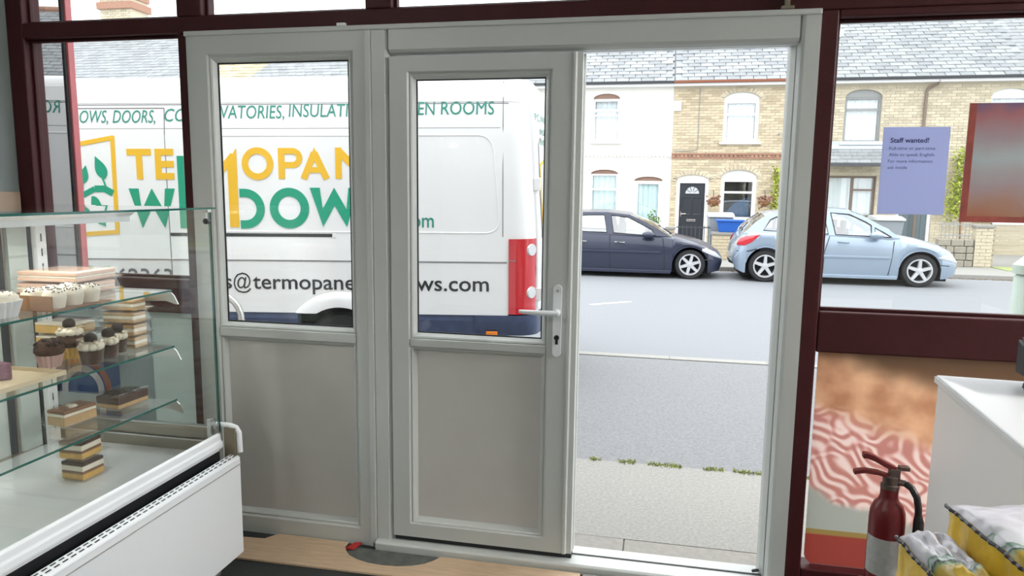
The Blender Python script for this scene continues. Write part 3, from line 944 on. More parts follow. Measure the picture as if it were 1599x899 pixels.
# middle shelf, z 0.928
def muffin(x, y, lab, case, cream, r=0.040, clear=False):
    t = thing('muffin', lab, 'muffin', (x, y, 0.9285), 'muffins on the middle shelf')
    if clear:
        obj('cup', MB().lathe([(r * 0.78, 0), (r * 0.97, 0.055), (r * 1.02, 0.085)], seg=18), M['plastic'], t, smooth=60, local=True)
        cb = obj('cake', MB().lathe([(r * 0.74, 0.002), (r * 0.9, 0.046)], seg=16), M['darksponge'], t, smooth=60, local=True)
        z = 0.047
    else:
        obj('paper_case', fluted(r * 0.74, r * 1.0, 0.042, 16), case, t, local=True)
        cb = obj('cake', MB().lathe([(r * 0.98, 0.042), (r * 1.15, 0.052), (r * 1.1, 0.068), (r * 0.7, 0.086), (r * 0.2, 0.092)], seg=16), M['darksponge'], t, smooth=60, local=True)
        z = 0.08
    if cream:
        bb = MB()
        for k in range(9):
            a = 2 * PI * k / 9
            bb.blob((r * 0.62 * math.cos(a), r * 0.62 * math.sin(a), z + 0.012), r * 0.38, r * 0.38, 0.014, 8, 5, 0.08)
        bb.blob((0, 0, z + 0.014), r * 0.7, r * 0.7, 0.018, 10, 5)
        obj('cream_swirl', bb, M['cream'], t, smooth=60, local=True)
        bb = MB()
        for k in range(16):
            a = random.uniform(0, 2 * PI); q = r * random.uniform(0.45, 0.95)
            p = Vector((q * math.cos(a), q * math.sin(a), z + 0.024 + random.uniform(0, 0.006)))
            u = Vector((random.uniform(-1, 1), random.uniform(-1, 1), random.uniform(-.3, .5))).normalized() * 0.008
            v = u.cross(Vector((0, 0, 1))).normalized() * 0.004
            bb.hexa([p - u - v, p + u - v, p + u + v, p - u + v] + [q2 + Vector((0, 0, 0.002)) for q2 in (p - u - v, p + u - v, p + u + v, p - u + v)])
        obj('shavings', bb, M['chips'], cb, local=True)
        obj('chocolate_ball', MB().blob((0, 0, z + 0.040), 0.021, 0.021, 0.020, 12, 8, 0.06), M['choc'], t, smooth=60, local=True)
    else:
        bb = MB()
        for k in range(22):
            a = random.uniform(0, 2 * PI); q = r * math.sqrt(random.random())
            bb.blob((q * math.cos(a), q * math.sin(a), 0.092 - 0.018 * (q / r) ** 2), 0.008, 0.008, 0.007, 6, 4, 0.25)
        obj('chocolate_chunks', bb, M['choc'], cb, local=True)
    return t
M['pinkpaper'] = mat('pink_paper_case', (0.50, 0.33, 0.30), 0.7)
muffin(-1.985, 1.975, 'dark chocolate muffin in a pale paper case, frontmost of the muffins', M['pinkpaper'], False)
muffin(-2.02, 2.10, 'large chocolate muffin with caramel cream and a chocolate ball', M['goldsponge'], True, 0.044)
muffin(-1.885, 2.045, 'chocolate cake cup with cream, shavings and chocolate ball at the shelf edge', None, True, 0.043, True)
muffin(-1.895, 2.135, 'chocolate cake cup half hidden behind the cup at the shelf edge', None, True, 0.036, True)
muffin(-1.925, 2.215, 'small chocolate cream cup beside the stacked cake boxes', None, True, 0.034, True)
LC = [(M['sponge'], 0.3), (M['cream'], 0.35), (M['sponge'], 0.3)]
zz = 0.9285
for i, lab in enumerate(('lowest', 'second lowest', 'second highest', 'topmost')):
    cake_box('clear box of creamy layer cake, %s in the stack on the middle shelf' % lab, -2.05, -1.885, 2.255, 2.355, zz, 0.046, LC, None, 'cake boxes in the display case', random.uniform(-0.05, 0.05))
    zz += 0.047
cake_box('clear box of golden sponge behind the muffins', -2.30, -2.10, 2.20, 2.34, 0.9285, 0.050, [(M['goldsponge'], 0.7), (M['cream'], 0.2)], None, 'cake boxes in the display case')
cake_box('clear box of golden sponge behind the muffins, upper one', -2.30, -2.10, 2.20, 2.34, 0.979, 0.05, [(M['goldsponge'], 0.7), (M['cream'], 0.2)], None, 'cake boxes in the display case')
t = thing('card_tray', 'shallow pale card tray at the left of the middle shelf', 'tray', (-1.98, 1.74, 0.9285))
obj('base', MB().box(-2.08, -1.85, 1.60, 1.90, 0.9285, 0.931), M['palecard'], t)
obj('edge', MB().box(-1.853, -1.85, 1.60, 1.90, 0.931, 0.943).box(-2.08, -1.853, 1.897, 1.90, 0.931, 0.943), M['palecard'], t)
tag(obj('purple_cake_slice', MB().prism([(-2.04, 1.67), (-1.95, 1.80), (-2.06, 1.82)], 'z', 0.9315, 0.985), mat('purple_wafer', (0.20, 0.11, 0.15), 0.8, var=0.3, scale=90), bevel=0.004), 'purple brown wedge of cake standing in the card tray', 'cake')

# lower shelf, z 0.718
cake_box('clear box of tan iced cake with a cream dot on the lower shelf', -2.025, -1.915, 1.955, 2.115, 0.7185, 0.064, [(M['sponge'], 0.55), (M['cream'], 0.2), (M['brownsponge'], 0.2)], topcream, 'cake boxes in the display case', -0.10)
cake_box('clear box of dark chocolate cake at the end of the lower shelf', -2.02, -1.885, 2.165, 2.34, 0.7185, 0.058, [(M['sponge'], 0.3), (M['darksponge'], 0.55)], topchunks, 'cake boxes in the display case', -0.06)
# deck, z 0.50
LT = [(M['goldsponge'], 0.33), (M['brownsponge'], 0.15), (M['cream'], 0.3), (M['darksponge'], 0.2)]
cake_box('clear box of brown and cream layer cake on the case floor, lower of two', -2.05, -1.925, 2.02, 2.145, 0.5005, 0.074, LT, None, 'cake boxes in the display case', -0.05)
cake_box('clear box of brown and cream layer cake on the case floor, upper of two', -2.055, -1.93, 2.02, 2.145, 0.575, 0.074, LT, topchunks, 'cake boxes in the display case', 0.02)

# ------------------------------------------------------------------ right corner: extinguisher, cabinet, till, sacks
ex, ey = 0.797, 2.50
T = thing('fire_extinguisher', 'red fire extinguisher standing on the floor before the food poster', 'fire extinguisher', (ex, ey, 0))
M['extred'] = mat('extinguisher_red', (0.14, 0.006, 0.009), 0.35, coat=0.05)
obj('cylinder', MB().lathe([(0.052, 0.0), (0.056, 0.012), (0.056, 0.45), (0.054, 0.475), (0.045, 0.500), (0.032, 0.515), (0.028, 0.53), (0.028, 0.555)], (ex, ey, 0), 28), M['extred'], T, smooth=50)
M['exlabel'] = mat('grey_label', (0.42, 0.43, 0.42), 0.5, var=0.12, scale=60)
lab = MB()
rr = 0.0567
pts = [(ex + rr * math.cos(R(a)), ey + rr * math.sin(R(a))) for a in range(180, 341, 8)]
for i in range(len(pts) - 1):
    lab.quad((*pts[i], 0.262), (*pts[i + 1], 0.262), (*pts[i + 1], 0.392), (*pts[i], 0.392))
obj('label_band', lab, M['exlabel'], T, smooth=60)
M['valve'] = mat('valve_metal', (0.13, 0.10, 0.09), 0.45, 0.6)
def zc(z):
    return 0.555 + (z - 0.555) * 0.66
obj('valve', MB().lathe([(0.029, 0.555), (0.029, zc(0.575)), (0.024, zc(0.58)), (0.024, zc(0.618)), (0.016, zc(0.624))], (ex, ey, 0), 16).tube([(ex, ey, zc(0.595)), (ex + 0.045, ey - 0.01, zc(0.590))], 0.011, 8), M['valve'], T, smooth=40)
M['leverred'] = mat('lever_red', (0.14, 0.010, 0.012), 0.4)
def lever(pts, wd, th):
    b = MB()
    rings = []
    for (x, z) in pts:
        z = zc(z)
        x = x * 0.80
        rings.append([(ex + x, ey - wd, z), (ex + x, ey + wd, z), (ex + x, ey + wd, z + th), (ex + x, ey - wd, z + th)])
    return b.loft(rings)
obj('squeeze_lever', lever([(0.018, 0.640), (-0.03, 0.668), (-0.07, 0.694), (-0.10, 0.706), (-0.115, 0.704)], 0.012, 0.020), M['leverred'], T, bevel=0.003)
obj('carry_handle', lever([(0.015, 0.600), (-0.05, 0.622), (-0.10, 0.628), (-0.125, 0.623), (-0.145, 0.616)], 0.012, 0.014), M['leverred'], T, bevel=0.002)
obj('lever_pivot', MB().box(ex - 0.006, ex + 0.026, ey - 0.014, ey + 0.014, zc(0.600), zc(0.662)).box(ex + 0.022, ex + 0.055, ey - 0.012, ey + 0.012, zc(0.655), zc(0.676)), M['valve'], T, bevel=0.002)
obj('hose', MB().tube([(ex + 0.045, ey - 0.012, zc(0.590)), (ex + 0.058, ey - 0.03, zc(0.580)), (ex + 0.072, ey - 0.04, 0.545), (ex + 0.078, ey - 0.045, 0.51), (ex + 0.080, ey - 0.045, 0.475)], 0.011, 10), M['black'], T, smooth=60)
obj('nozzle', MB().tube([(ex + 0.080, ey - 0.045, 0.485), (ex + 0.082, ey - 0.045, 0.465), (ex + 0.084, ey - 0.045, 0.36)], [0.012, 0.016, 0.018], 12), M['black'], T, smooth=40)

# white cabinet, slightly turned
cab = thing('white_cabinet', 'white counter cabinet standing in the right corner', 'cabinet', (0.862, 2.36, 0), rotz=R(-4.5))
M['cabtop'] = mat('white_cabinet_top', (0.68, 0.70, 0.72), 0.4)
M['cabwhite'] = mat('white_cabinet_paint', (0.88, 0.88, 0.87), 0.4)
obj('carcass', MB().box(0.0, 0.85, -0.76, 0.0, 0.06, 0.955), M['cabwhite'], cab, local=True, bevel=0.004)
obj('plinth', MB().box(0.03, 0.82, -0.73, -0.03, 0.0, 0.06), M['darkgrey'], cab, local=True)
ct = obj('top', MB().box(-0.006, 0.856, -0.766, 0.006, 0.957, 0.985), M['cabtop'], cab, local=True, bevel=0.006)
obj('edge_trim', MB().box(-0.0085, -0.0062, -0.766, 0.006, 0.962, 0.980), M['whitematt'], ct, local=True)
ti = thing('black_till', 'black till terminal on top of the white cabinet at the frame edge', 'till', (1.12, 2.24, 0.9855), rotz=R(-4.5))
obj('foot', MB().lathe([(0.075, 0), (0.072, 0.014), (0.03, 0.02), (0.03, 0.03)], seg=20), M['black'], ti, local=True, smooth=40)
obj('body', MB().prism([(-0.09, 0.03), (0.09, 0.03), (0.09, 0.13), (-0.09, 0.09)], 'x', -0.07, 0.22), M['darkgrey'], ti, local=True, bevel=0.006)
obj('screen', MB().prism([(-0.09, 0.092), (0.088, 0.132), (0.088, 0.135), (-0.09, 0.095)], 'x', -0.06, 0.21), M['black'], ti, local=True)

# low table that carries the sacks (its top lies below the frame)
tb = thing('low_table', 'low wooden table under the yellow sacks', 'table', (0.74, 1.33, 0))
obj('table_top', MB().box(0.45, 1.05, 1.10, 1.56, 0.69, 0.72), M['ply'], tb, bevel=0.003)
for x in (0.49, 1.01):
    for y in (1.14, 1.52):
        obj('leg', MB().box(x - 0.02, x + 0.02, y - 0.02, y + 0.02, 0, 0.69), M['ply'], tb)

from mathutils import noise as MN
M['yellowbag'] = mat('yellow_sack_foil', (0.78, 0.52, 0.05), 0.32, var=0.3, scale=9, bump=0.5, bscale=22)
def bagprint(name, seed):
    m = bpy.data.materials.new(name)
    m.use_nodes = True
    n = m.node_tree.nodes; l = m.node_tree.links
    p = n['Principled BSDF']; p.inputs['Roughness'].default_value = 0.22
    tc = n.new('ShaderNodeTexCoord')
    mp = n.new('ShaderNodeMapping'); mp.inputs['Location'].default_value = (seed, seed * 2.3, 0)
    l.new(tc.outputs['Object'], mp.inputs[0])
    a = n.new('ShaderNodeTexNoise'); a.inputs['Scale'].default_value = 9; a.inputs['Detail'].default_value = 4
    l.new(mp.outputs[0], a.inputs['Vector'])
    sp = n.new('ShaderNodeSeparateXYZ'); l.new(tc.outputs['Object'], sp.inputs[0])
    ma = n.new('ShaderNodeMath'); ma.operation = 'MULTIPLY_ADD'; ma.inputs[1].default_value = -3.0
    l.new(sp.outputs[1], ma.inputs[0]); l.new(a.outputs[0], ma.inputs[2])
    r = n.new('ShaderNodeValToRGB')
    els = [(0.40, (0.66, 0.65, 0.72)), (0.60, (0.55, 0.57, 0.60)), (0.62, (0.10, 0.20, 0.13)), (0.67, (0.50, 0.58, 0.58)), (0.70, (0.03, 0.035, 0.05)), (0.75, (0.22, 0.32, 0.16)), (0.80, (0.5, 0.36, 0.06))]
    while len(r.color_ramp.elements) < len(els):
        r.color_ramp.elements.new(0.5)
    for e, (q, c) in zip(r.color_ramp.elements, els):
        e.position = q; e.color = (*c, 1)
    l.new(ma.outputs[0], r.inputs[0]); l.new(r.outputs[0], p.inputs['Base Color'])
    return m

def sack(label, cx, cy, z, rx, ry, h, rot, seed, sh=0.78):
    """box-shaped foil pack lying flat: crumpled vertical yellow sides, printed top"""
    t = thing('foil_sack', label, 'sack', (cx, cy, z), 'sacks in the right corner', rot)
    N = 34
    us = [math.sin(PI / 2 * (-1 + 2 * i / N)) * 0.3 + (-1 + 2 * i / N) * 0.7 for i in range(N + 1)]
    vs, fs = [], []
    for u in us:
        for v in us:
            e = (max(0, 1 - abs(u) ** 6) ** 0.5) * (max(0, 1 - abs(v) ** 6) ** 0.5)
            wv = MN.noise(Vector((u * 2.0 + seed, v * 2.0, seed))) * 0.12 + MN.noise(Vector((u * 5, v * 5 + seed, 2))) * 0.05
            k = MN.noise(Vector((u * 4 + seed, v * 4, 7))) * 0.025
            vs.append((rx * (u + k), ry * (v + k), h * (sh + (1 - sh) * (e + wv * (1.6 + 2.9 * e)))))
    def idx(i, j):
        return i * (N + 1) + j
    for i in range(N):
        for j in range(N):
            fs.append((idx(i, j), idx(i + 1, j), idx(i + 1, j + 1), idx(i, j + 1)))
    border = [idx(i, 0) for i in range(N)] + [idx(N, j) for j in range(N)] + [idx(i, N) for i in range(N, 0, -1)] + [idx(0, j) for j in range(N, 0, -1)]
    nb = len(border)
    body = MB()
    rings = []
    for lev, (f, o) in enumerate(((1.0, 1.0), (0.80, 1.004), (0.55, 1.006), (0.28, 1.0), (0.0, 0.95))):
        r = []
        for k, q in enumerate(border):
            x, y, zz = vs[q]
            c = 1 + (MN.noise(Vector((x * 28 + seed, y * 28, lev * 0.9))) * 0.045 if 0 < lev < 4 else 0)
            r.append((x * o * c, y * o * c, zz * f))
        rings.append(r)
    body.loft(list(reversed(rings)), cap=False)
    body.f.append(tuple(range(nb)))
    bo = obj('sack_body', body, M['yellowbag'], t, local=True, smooth=35)
    obj('printed_face', MB().add(vs, fs), bagprint('sack_print_%d' % int(seed * 10), seed), t, local=True, smooth=60)
    for s_ in (-1, 1):
        pts = []
        for k in range(25):
            j = int(round(k / 24 * N))
            q = vs[idx(0 if s_ < 0 else N, j)]
            pts.append((q[0] + s_ * (0.006 + 0.003 * (k % 2)), q[1], q[2] + 0.001))
        obj('crimped_seam', MB().tube(pts, 0.0035, 5), M['seamdark'], bo, local=True)
    return t
M['seamdark'] = mat('dark_seam_print', (0.035, 0.04, 0.06), 0.4)
sack('low yellow foil sack with printed top, beside the taller sack', 0.546, 1.365, 0.7205, 0.040, 0.110, 0.162, R(6), 1.3, 0.84)
sack('taller yellow foil sack with printed top at the bottom right of the frame', 0.775, 1.42, 0.7205, 0.162, 0.125, 0.206, R(7), 4.7, 0.92)

# ------------------------------------------------------------------ street: ground
GZ = -0.05
struct('forecourt', MB().box(-30, 30, 3.14, 4.09, -0.25, GZ), M['concrete'], 'pale concrete strip outside the doors', 'pavement')
pv = struct('pavement', MB().box(-30, 30, 2.87, 3.14, -0.25, GZ - 0.012), M['concrete'], 'row of paving slabs along the shop front', 'pavement')
me = MB().box(-0.297, 0.297, -0.13, 0.13, -0.03, 0.0).mesh('paving_slab', M['paving'])
for k in range(14):
    o = obj('paving_slab', me, None, pv)
    o.location = (-4.0 + k * 0.6, 3.004, GZ + random.uniform(-0.002, 0.002))
struct('footway', MB().box(-30, 30, 4.09, 6.83, -0.25, GZ), M['asphalt'], 'grey asphalt footway where the van is parked', 'pavement')
kb = struct('kerb', MB().box(-30, 30, 6.83, 6.99, -0.25, GZ - 0.01), M['kerb'], 'flush pale kerb between footway and road', 'kerb')
me = MB().box(-0.448, 0.448, -0.060, 0.060, -0.03, 0.006).mesh('kerbstone', M['kerb'])
for k in range(30):
    o = obj('kerbstone', me, None, kb)
    o.location = (-12 + k * 0.9, 6.91, GZ)
struct('road', MB().box(-60, 60, 6.99, 15.25, -0.25, GZ), M['road'], 'pale asphalt road in front of the terrace', 'road')
tag(obj('road_marking', MB().hexa([(-0.93, 10.02, GZ + 0.0005), (-0.86, 9.98, GZ + 0.0005), (-0.34, 10.42, GZ + 0.0005), (-0.40, 10.46, GZ + 0.0005), (-0.93, 10.02, GZ + 0.004), (-0.86, 9.98, GZ + 0.004), (-0.34, 10.42, GZ + 0.004), (-0.40, 10.46, GZ + 0.004)]), M['roadpaint']), 'short white dash painted on the road', 'road marking', kind='structure')
struct('far_pavement', MB().box(-60, 60, 15.40, 30, -0.25, 0.03), M['concrete'], 'pavement and front yards across the road', 'pavement')
fk = struct('far_kerb', MB().box(-60, 60, 15.25, 15.40, -0.25, 0.02), M['kerb'], 'kerb across the road behind the parked cars', 'kerb')
for k in range(20):
    o = obj('kerbstone', me, None, fk)
    o.location = (-6 + k * 0.9, 15.325, 0.026)
# tufts of grass in the crack between concrete and asphalt; grit in the far gutter
b = MB()
for k in range(900):
    x = random.uniform(-0.6, 0.9); y = 4.09 + random.gauss(0, 0.012)
    if MN.noise(Vector((x * 6, 0, 3))) < -0.05:
        continue
    hgt = random.uniform(0.006, 0.022); dx, dy = random.uniform(-0.02, 0.02), random.uniform(-0.02, 0.02)
    b.add([(x - 0.004, y, GZ), (x + 0.004, y, GZ), (x + dx, y + dy, GZ + hgt)], [(0, 1, 2)])
tag(obj('grass', b, M['grass']), 'thin line of grass in the crack across the doorway', 'grass', kind='stuff')
M['grit'] = mat('brown_grit', (0.20, 0.15, 0.10), 0.9, island=0.4)
b = MB()
for k in range(900):
    x = random.uniform(0.6, 9.5); y = 15.24 - min(0.10, abs(random.gauss(0, 0.04)))
    s = random.uniform(0.01, 0.03)
    b.blob((x, y, GZ + 0.004), s, s, 0.012, 5, 3, 0.2)
tag(obj('gutter_grit', b, M['grit']), 'brown leaves and grit along the far kerb behind the cars', 'debris', kind='stuff')
# steel hoop and pale green bollard on the footway
tag(obj('steel_hoop', MB().tube([(-3.03, 4.2, GZ), (-3.03, 4.2, 0.64)] + [(-2.86 + 0.17 * math.cos(PI - PI * k / 12), 4.2, 0.66 + 0.17 * math.sin(PI * k / 12)) for k in range(1, 12)] + [(-2.69, 4.2, 0.64), (-2.688, 4.2, GZ)], 0.021, 12), M['galv'], smooth=50), 'steel cycle stand hoop on the footway before the van', 'cycle stand')
M['palegreen'] = mat('pale_green_paint', (0.50, 0.60, 0.53), 0.5)
gb = thing('green_bollard', 'pale green post outside the notice window at the frame edge', 'bollard', (2.10, 4.55, GZ))
obj('post', MB().lathe([(0.09, GZ), (0.09, 1.08), (0.075, 1.10)], (2.10, 4.55, 0), 20), M['palegreen'], gb, smooth=40)
obj('cap', MB().lathe([(0.10, 1.10), (0.10, 1.15), (0.05, 1.20), (0.01, 1.21)], (2.10, 4.55, 0), 20), M['palegreen'], gb, smooth=40)

# ------------------------------------------------------------------ terrace across the road
FY = 21.0
EZ, RZ, RY = 4.60, 7.10, 24.1        # eaves height, ridge height, ridge depth
M['whiterender'] = mat('white_render', (0.80, 0.79, 0.74), 0.85, var=0.03, scale=2)
M['brick'] = mat('yellow_stock_brick', (0.54, 0.46, 0.325), 0.9, var=0.15, scale=25, island=0.22)
M['brick2'] = mat('pale_stock_brick', (0.56, 0.495, 0.375), 0.9, var=0.15, scale=25, island=0.16)
M['joint'] = mat('lime_mortar', (0.55, 0.495, 0.38), 0.95)
M['redbrick'] = mat('red_brown_brick', (0.36, 0.20, 0.14), 0.9, var=0.15, scale=25, island=0.25)
M['lintel'] = mat('brown_arch_paint', (0.27, 0.17, 0.13), 0.8, var=0.1, scale=10)
SL = [mat('welsh_slate_%s' % n, c, 0.8, var=0.14, scale=9) for n, c in (('a', (0.27, 0.285, 0.295)), ('b', (0.30, 0.315, 0.32)), ('c', (0.23, 0.245, 0.255)))]
M['slates'] = mat('slate_field', (0.275, 0.29, 0.30), 0.8, var=0.12, scale=9, island=0.12)
M['tantile'] = mat('tan_clay_tile', (0.50, 0.41, 0.27), 0.8, var=0.15, scale=9, island=0.2)
M['gutgrey'] = mat('dark_gutter', (0.06, 0.065, 0.075), 0.4)
M['gutred'] = mat('red_brown_gutter', (0.30, 0.11, 0.06), 0.5)
M['whitewood'] = mat('white_window_paint', (0.80, 0.81, 0.82), 0.4)
M['greywood'] = mat('grey_window_paint', (0.30, 0.31, 0.31), 0.5)
M['brownwood'] = mat('brown_window_paint', (0.20, 0.15, 0.12), 0.5)
M['net'] = mat('net_curtain', (0.86, 0.89, 0.92), 0.8)
M['bluenet'] = mat('pale_blue_curtain', (0.76, 0.88, 0.90), 0.8)
M['room'] = mat('dim_room', (0.10, 0.10, 0.10), 0.9)
M['hglass'] = glass('house_glass', (0.95, 0.97, 0.97), 1.5, 0.04)
M['bindish'] = mat('grey_dish', (0.33, 0.35, 0.37), 0.5)
M['doorblack'] = mat('black_door_paint', (0.028, 0.033, 0.042), 0.3)
M['doorgrey'] = mat('grey_green_door_paint', (0.13, 0.17, 0.19), 0.4)

sd = Vector((0, RY - 20.78, RZ - EZ)); SLEN = sd.length; sd.normalize()
sn = Vector((0, -sd.z, sd.y))

def roofpt(x, s, n=0.0):
    return Vector((x, 20.78, EZ)) + sd * s + sn * n

def slate_box(wd, ln, th):
    """local: x across, y up-slope, z off the roof"""
    return MB().hexa([(-wd / 2, 0, 0), (wd / 2, 0, 0), (wd / 2, ln, -th), (-wd / 2, ln, -th), (-wd / 2, 0, th), (wd / 2, 0, th), (wd / 2, ln, 0), (-wd / 2, ln, 0)])
ROT = Matrix(((1, 0, 0), (0, sd.y, sn.y), (0, sd.z, sn.z))).to_4x4()
SLM = [slate_box(0.328, 0.30, 0.020).mesh('slate', m) for m in SL]

def slates(roof, x0, x1, limit, gauge=0.195, wd=0.345, field=None, s1=None):
    """individual slates nearest the eaves up to limit, the rest one joined part"""
    base = origin(roof)
    rest = MB()
    n = 0
    rows = int((s1 or SLEN) / gauge)
    for r in range(rows):
        off = (r % 2) * wd / 2
        c = int((x1 - x0) / wd) + 1
        for k in range(c):
            xa, xb = x0 + k * wd - off, x0 + (k + 1) * wd - off - 0.014
            xa, xb = max(xa, x0), min(xb, x1)
            if xb - xa < 0.05:
                continue
            lift = random.uniform(0.010, 0.018)
            if n < limit and xb - xa > 0.3:
                o = obj('slate', random.choice(SLM), None, roof)
                o.matrix_basis = Matrix.Translation(roofpt((xa + xb) / 2, r * gauge, lift) - base) @ ROT @ Matrix.Rotation(random.gauss(0, 0.008), 4, 'Z')
                n += 1
            else:
                q = [roofpt(xa, r * gauge, lift - .01), roofpt(xb, r * gauge, lift - .01), roofpt(xb, r * gauge + 0.3, -0.012), roofpt(xa, r * gauge + 0.3, -0.012)]
                rest.hexa(q + [p + sn * 0.016 for p in q])
    if rest.v:
        obj('slate_field', rest, field or M['slates'], roof, stuff=True)

def arch_pts(x0, x1, z, rise, n=10):
    """from (x1,z) over to (x0,z)"""
    c = (x0 + x1) / 2; hw = (x1 - x0) / 2
    return [(c + hw * math.cos(PI * k / n), z + rise * math.sin(PI * k / n)) for k in range(n + 1)]

def wall_holes(x0, x1, z0, z1, holes, y):
    """front skin of a wall with openings, plus reveals 0.14 deep"""
    loops = [[(x0, z0), (x1, z0), (x1, z1), (x0, z1)]] + holes
    flat = [p for lp in loops for p in lp]
    tri = tessellate_polygon([[Vector((p[0], p[1], 0)) for p in lp] for lp in loops])
    b = MB().add([(p[0], y, p[1]) for p in flat], [tuple(t) for t in tri])
    for h in holes:
        n = len(h)
        b.add([(p[0], y, p[1]) for p in h] + [(p[0], y + 0.14, p[1]) for p in h], [(i, (i + 1) % n, n + (i + 1) % n, n + i) for i in range(n)])
    return b

def bricks(parent, x0, x1, z0, z1, holes, m, single, y=FY):
    """brick faces proud of the mortar; the first `single` of the middle courses are objects of their own"""
    boxes = []
    for h in holes:
        xs = [p[0] for p in h]; zs = [p[1] for p in h]
        boxes.append((min(xs), max(xs), min(zs), max(zs)))
    fld = MB()
    course = 0
    meshes = {}
    cnt = 0
    z = z0
    while z < z1 - 0.04:
        off = 0.0 if course % 2 else 0.1125
        x = x0 - off
        while x < x1:
            a, c = max(x, x0), min(x + 0.213, x1)
            x += 0.2255
            segs = [(a, c)]
            for (ha, hb, hc, hd) in boxes:
                if z + 0.064 > hc - 0.004 and z < hd + 0.004:
                    ns = []
                    for (p, q) in segs:
                        if q <= ha - 0.0 or p >= hb + 0.0:
                            ns.append((p, q))
                        else:
                            if p < ha - 0.03:
                                ns.append((p, ha))
                            if q > hb + 0.03:
                                ns.append((hb, q))
                    segs = ns
            for (p, q) in segs:
                if q - p < 0.03:
                    continue
                pr = random.uniform(0.008, 0.014)
                if cnt < single and abs(q - p - 0.213) < 0.002 and z > 2.72:
                    o = obj('brick', random.choice(BRM), None, parent)
                    o.location = Vector((p, y - pr, z)) - origin(parent)
                    cnt += 1
                else:
                    fld.add([(p, y - pr, z), (q, y - pr, z), (q, y - pr, z + 0.064), (p, y - pr, z + 0.064), (p, y, z), (q, y, z), (q, y, z + 0.064), (p, y, z + 0.064)], [(0, 1, 2, 3), (0, 4, 5, 1), (1, 5, 6, 2), (2, 6, 7, 3), (3, 7, 4, 0)])
        z += 0.0755
        course += 1
    obj('brickwork', fld, m, parent, stuff=True)
BRM = [MB().box(0, 0.213, 0, 0.02, 0, 0.064).mesh('brick', mat('single_brick_%d' % i, c, 0.9, var=0.12, scale=25)) for i, c in enumerate(((0.54, 0.46, 0.325), (0.59, 0.51, 0.36), (0.45, 0.375, 0.26), (0.55, 0.475, 0.345)))]

def wavy(x0, x1, y, z0, z1, n=40, amp=0.025):
    b = MB()
    vs = []
    for k in range(n + 1):
        x = x0 + (x1 - x0) * k / n
        yy = y + amp * math.sin(k * 1.9) * (0.6 + 0.4 * math.sin(k * 0.7))
        vs += [(x, yy, z0), (x, yy, z1)]
    return b.add(vs, [(2 * k, 2 * k + 2, 2 * k + 3, 2 * k + 1) for k in range(n)])

def sash(parent, x0, x1, z0, z1, m, tz=None, rise=0.0, curtain=None, infill=None, sill=True, open_top=False, label=None, w=0.055):
    y = FY + 0.07
    fr = MB().ring(x0, x1, z0, z1, [(0, y + 0.05), (0, y), (w - .01, y), (w, y + 0.01), (w, y + 0.05)])
    if tz:
        fr.box(x0 + w, x1 - w, y, y + 0.05, tz - 0.03, tz + 0.03)
    W = obj('window', fr, m, parent, label=label)
    if rise:
        pts = [(x0, z1), (x1, z1)] + arch_pts(x0, x1, z1, rise)[1:-1]
        obj('arch_infill', MB().prism(pts, 'y', y - 0.012, y + 0.05), infill or m, W)
    if tz and open_top:
        obj('pane', MB().box(x0 + w, x1 - w, y + 0.02, y + 0.026, z0 + w, tz - 0.03), M['hglass'], W)
        zt = z1 - w
        b = MB()
        q = [(x0 + w - .02, y - 0.22, tz + 0.10), (x1 - w + .02, y - 0.22, tz + 0.10), (x1 - w + .02, y - 0.01, zt), (x0 + w - .02, y - 0.01, zt)]
        def L(a, c, t):
            return tuple(a[i] + (c[i] - a[i]) * t for i in range(3))
        for i in range(4):
            b.tube([q[i], q[(i + 1) % 4]], 0.028, 4)
        s = obj('open_light', b, m, W)
        obj('pane', MB().hexa([(p[0], p[1], p[2]) for p in q] + [(p[0], p[1] + 0.006, p[2] + 0.003) for p in q]), M['hglass'], W)
    elif tz:
        obj('pane', MB().box(x0 + w, x1 - w, y + 0.02, y + 0.026, z0 + w, tz - 0.03), M['hglass'], W)
        obj('pane', MB().box(x0 + w, x1 - w, y + 0.02, y + 0.026, tz + 0.03, z1 - w), M['hglass'], W)
    else:
        obj('pane', MB().box(x0 + w, x1 - w, y + 0.02, y + 0.026, z0 + w, z1 - w), M['hglass'], W)
    if curtain:
        obj('curtain', wavy(x0 + w, x1 - w, y + 0.10, z0 + w, z1 - w), curtain, W, smooth=60)
    if sill:
        obj('sill', MB().box(x0 - 0.08, x1 + 0.08, FY - 0.09, y, z0 - 0.07, z0), M['whitewood'], W)
    return W

def house(name, label, x0, x1, wallm, holes, gutter, loc):
    H = thing(name, label, 'house', loc)
    obj('wall', wall_holes(x0, x1, -0.05, EZ - 0.02, holes, FY), wallm, H)
    obj('room_back', MB().box(x0 + 0.02, x1 - 0.02, FY + 0.9, FY + 0.95, 0.0, EZ - 0.1), M['room'], H)
    rf = obj('roof', MB().add([roofpt(x0, -0.02, -0.02), roofpt(x1, -0.02, -0.02), roofpt(x1, SLEN, -0.02), roofpt(x0, SLEN, -0.02), (x0, RY + 3.3, EZ), (x1, RY + 3.3, EZ)], [(0, 1, 2, 3), (3, 2, 5, 4)]), SL[2], H)
    rt = MB()
    k = x0
    while k < x1 - 0.05:
        rt.tube([(k, RY, RZ + 0.03), (min(k + 0.44, x1), RY, RZ + 0.03)], 0.10, 8)
        k += 0.45
    obj('ridge_tiles', rt, M['redbrick'], rf)
    g = obj('gutter', MB().prism([(20.69, EZ + 0.01), (20.70, EZ - 0.035), (20.73, EZ - 0.055), (20.77, EZ - 0.04), (20.785, EZ + 0.01)], 'x', x0, x1), gutter, H)
    obj('fascia', MB().box(x0, x1, 20.785, 21.0, EZ - 0.12, EZ - 0.02), M['whitewood'], H)
    return H, rf

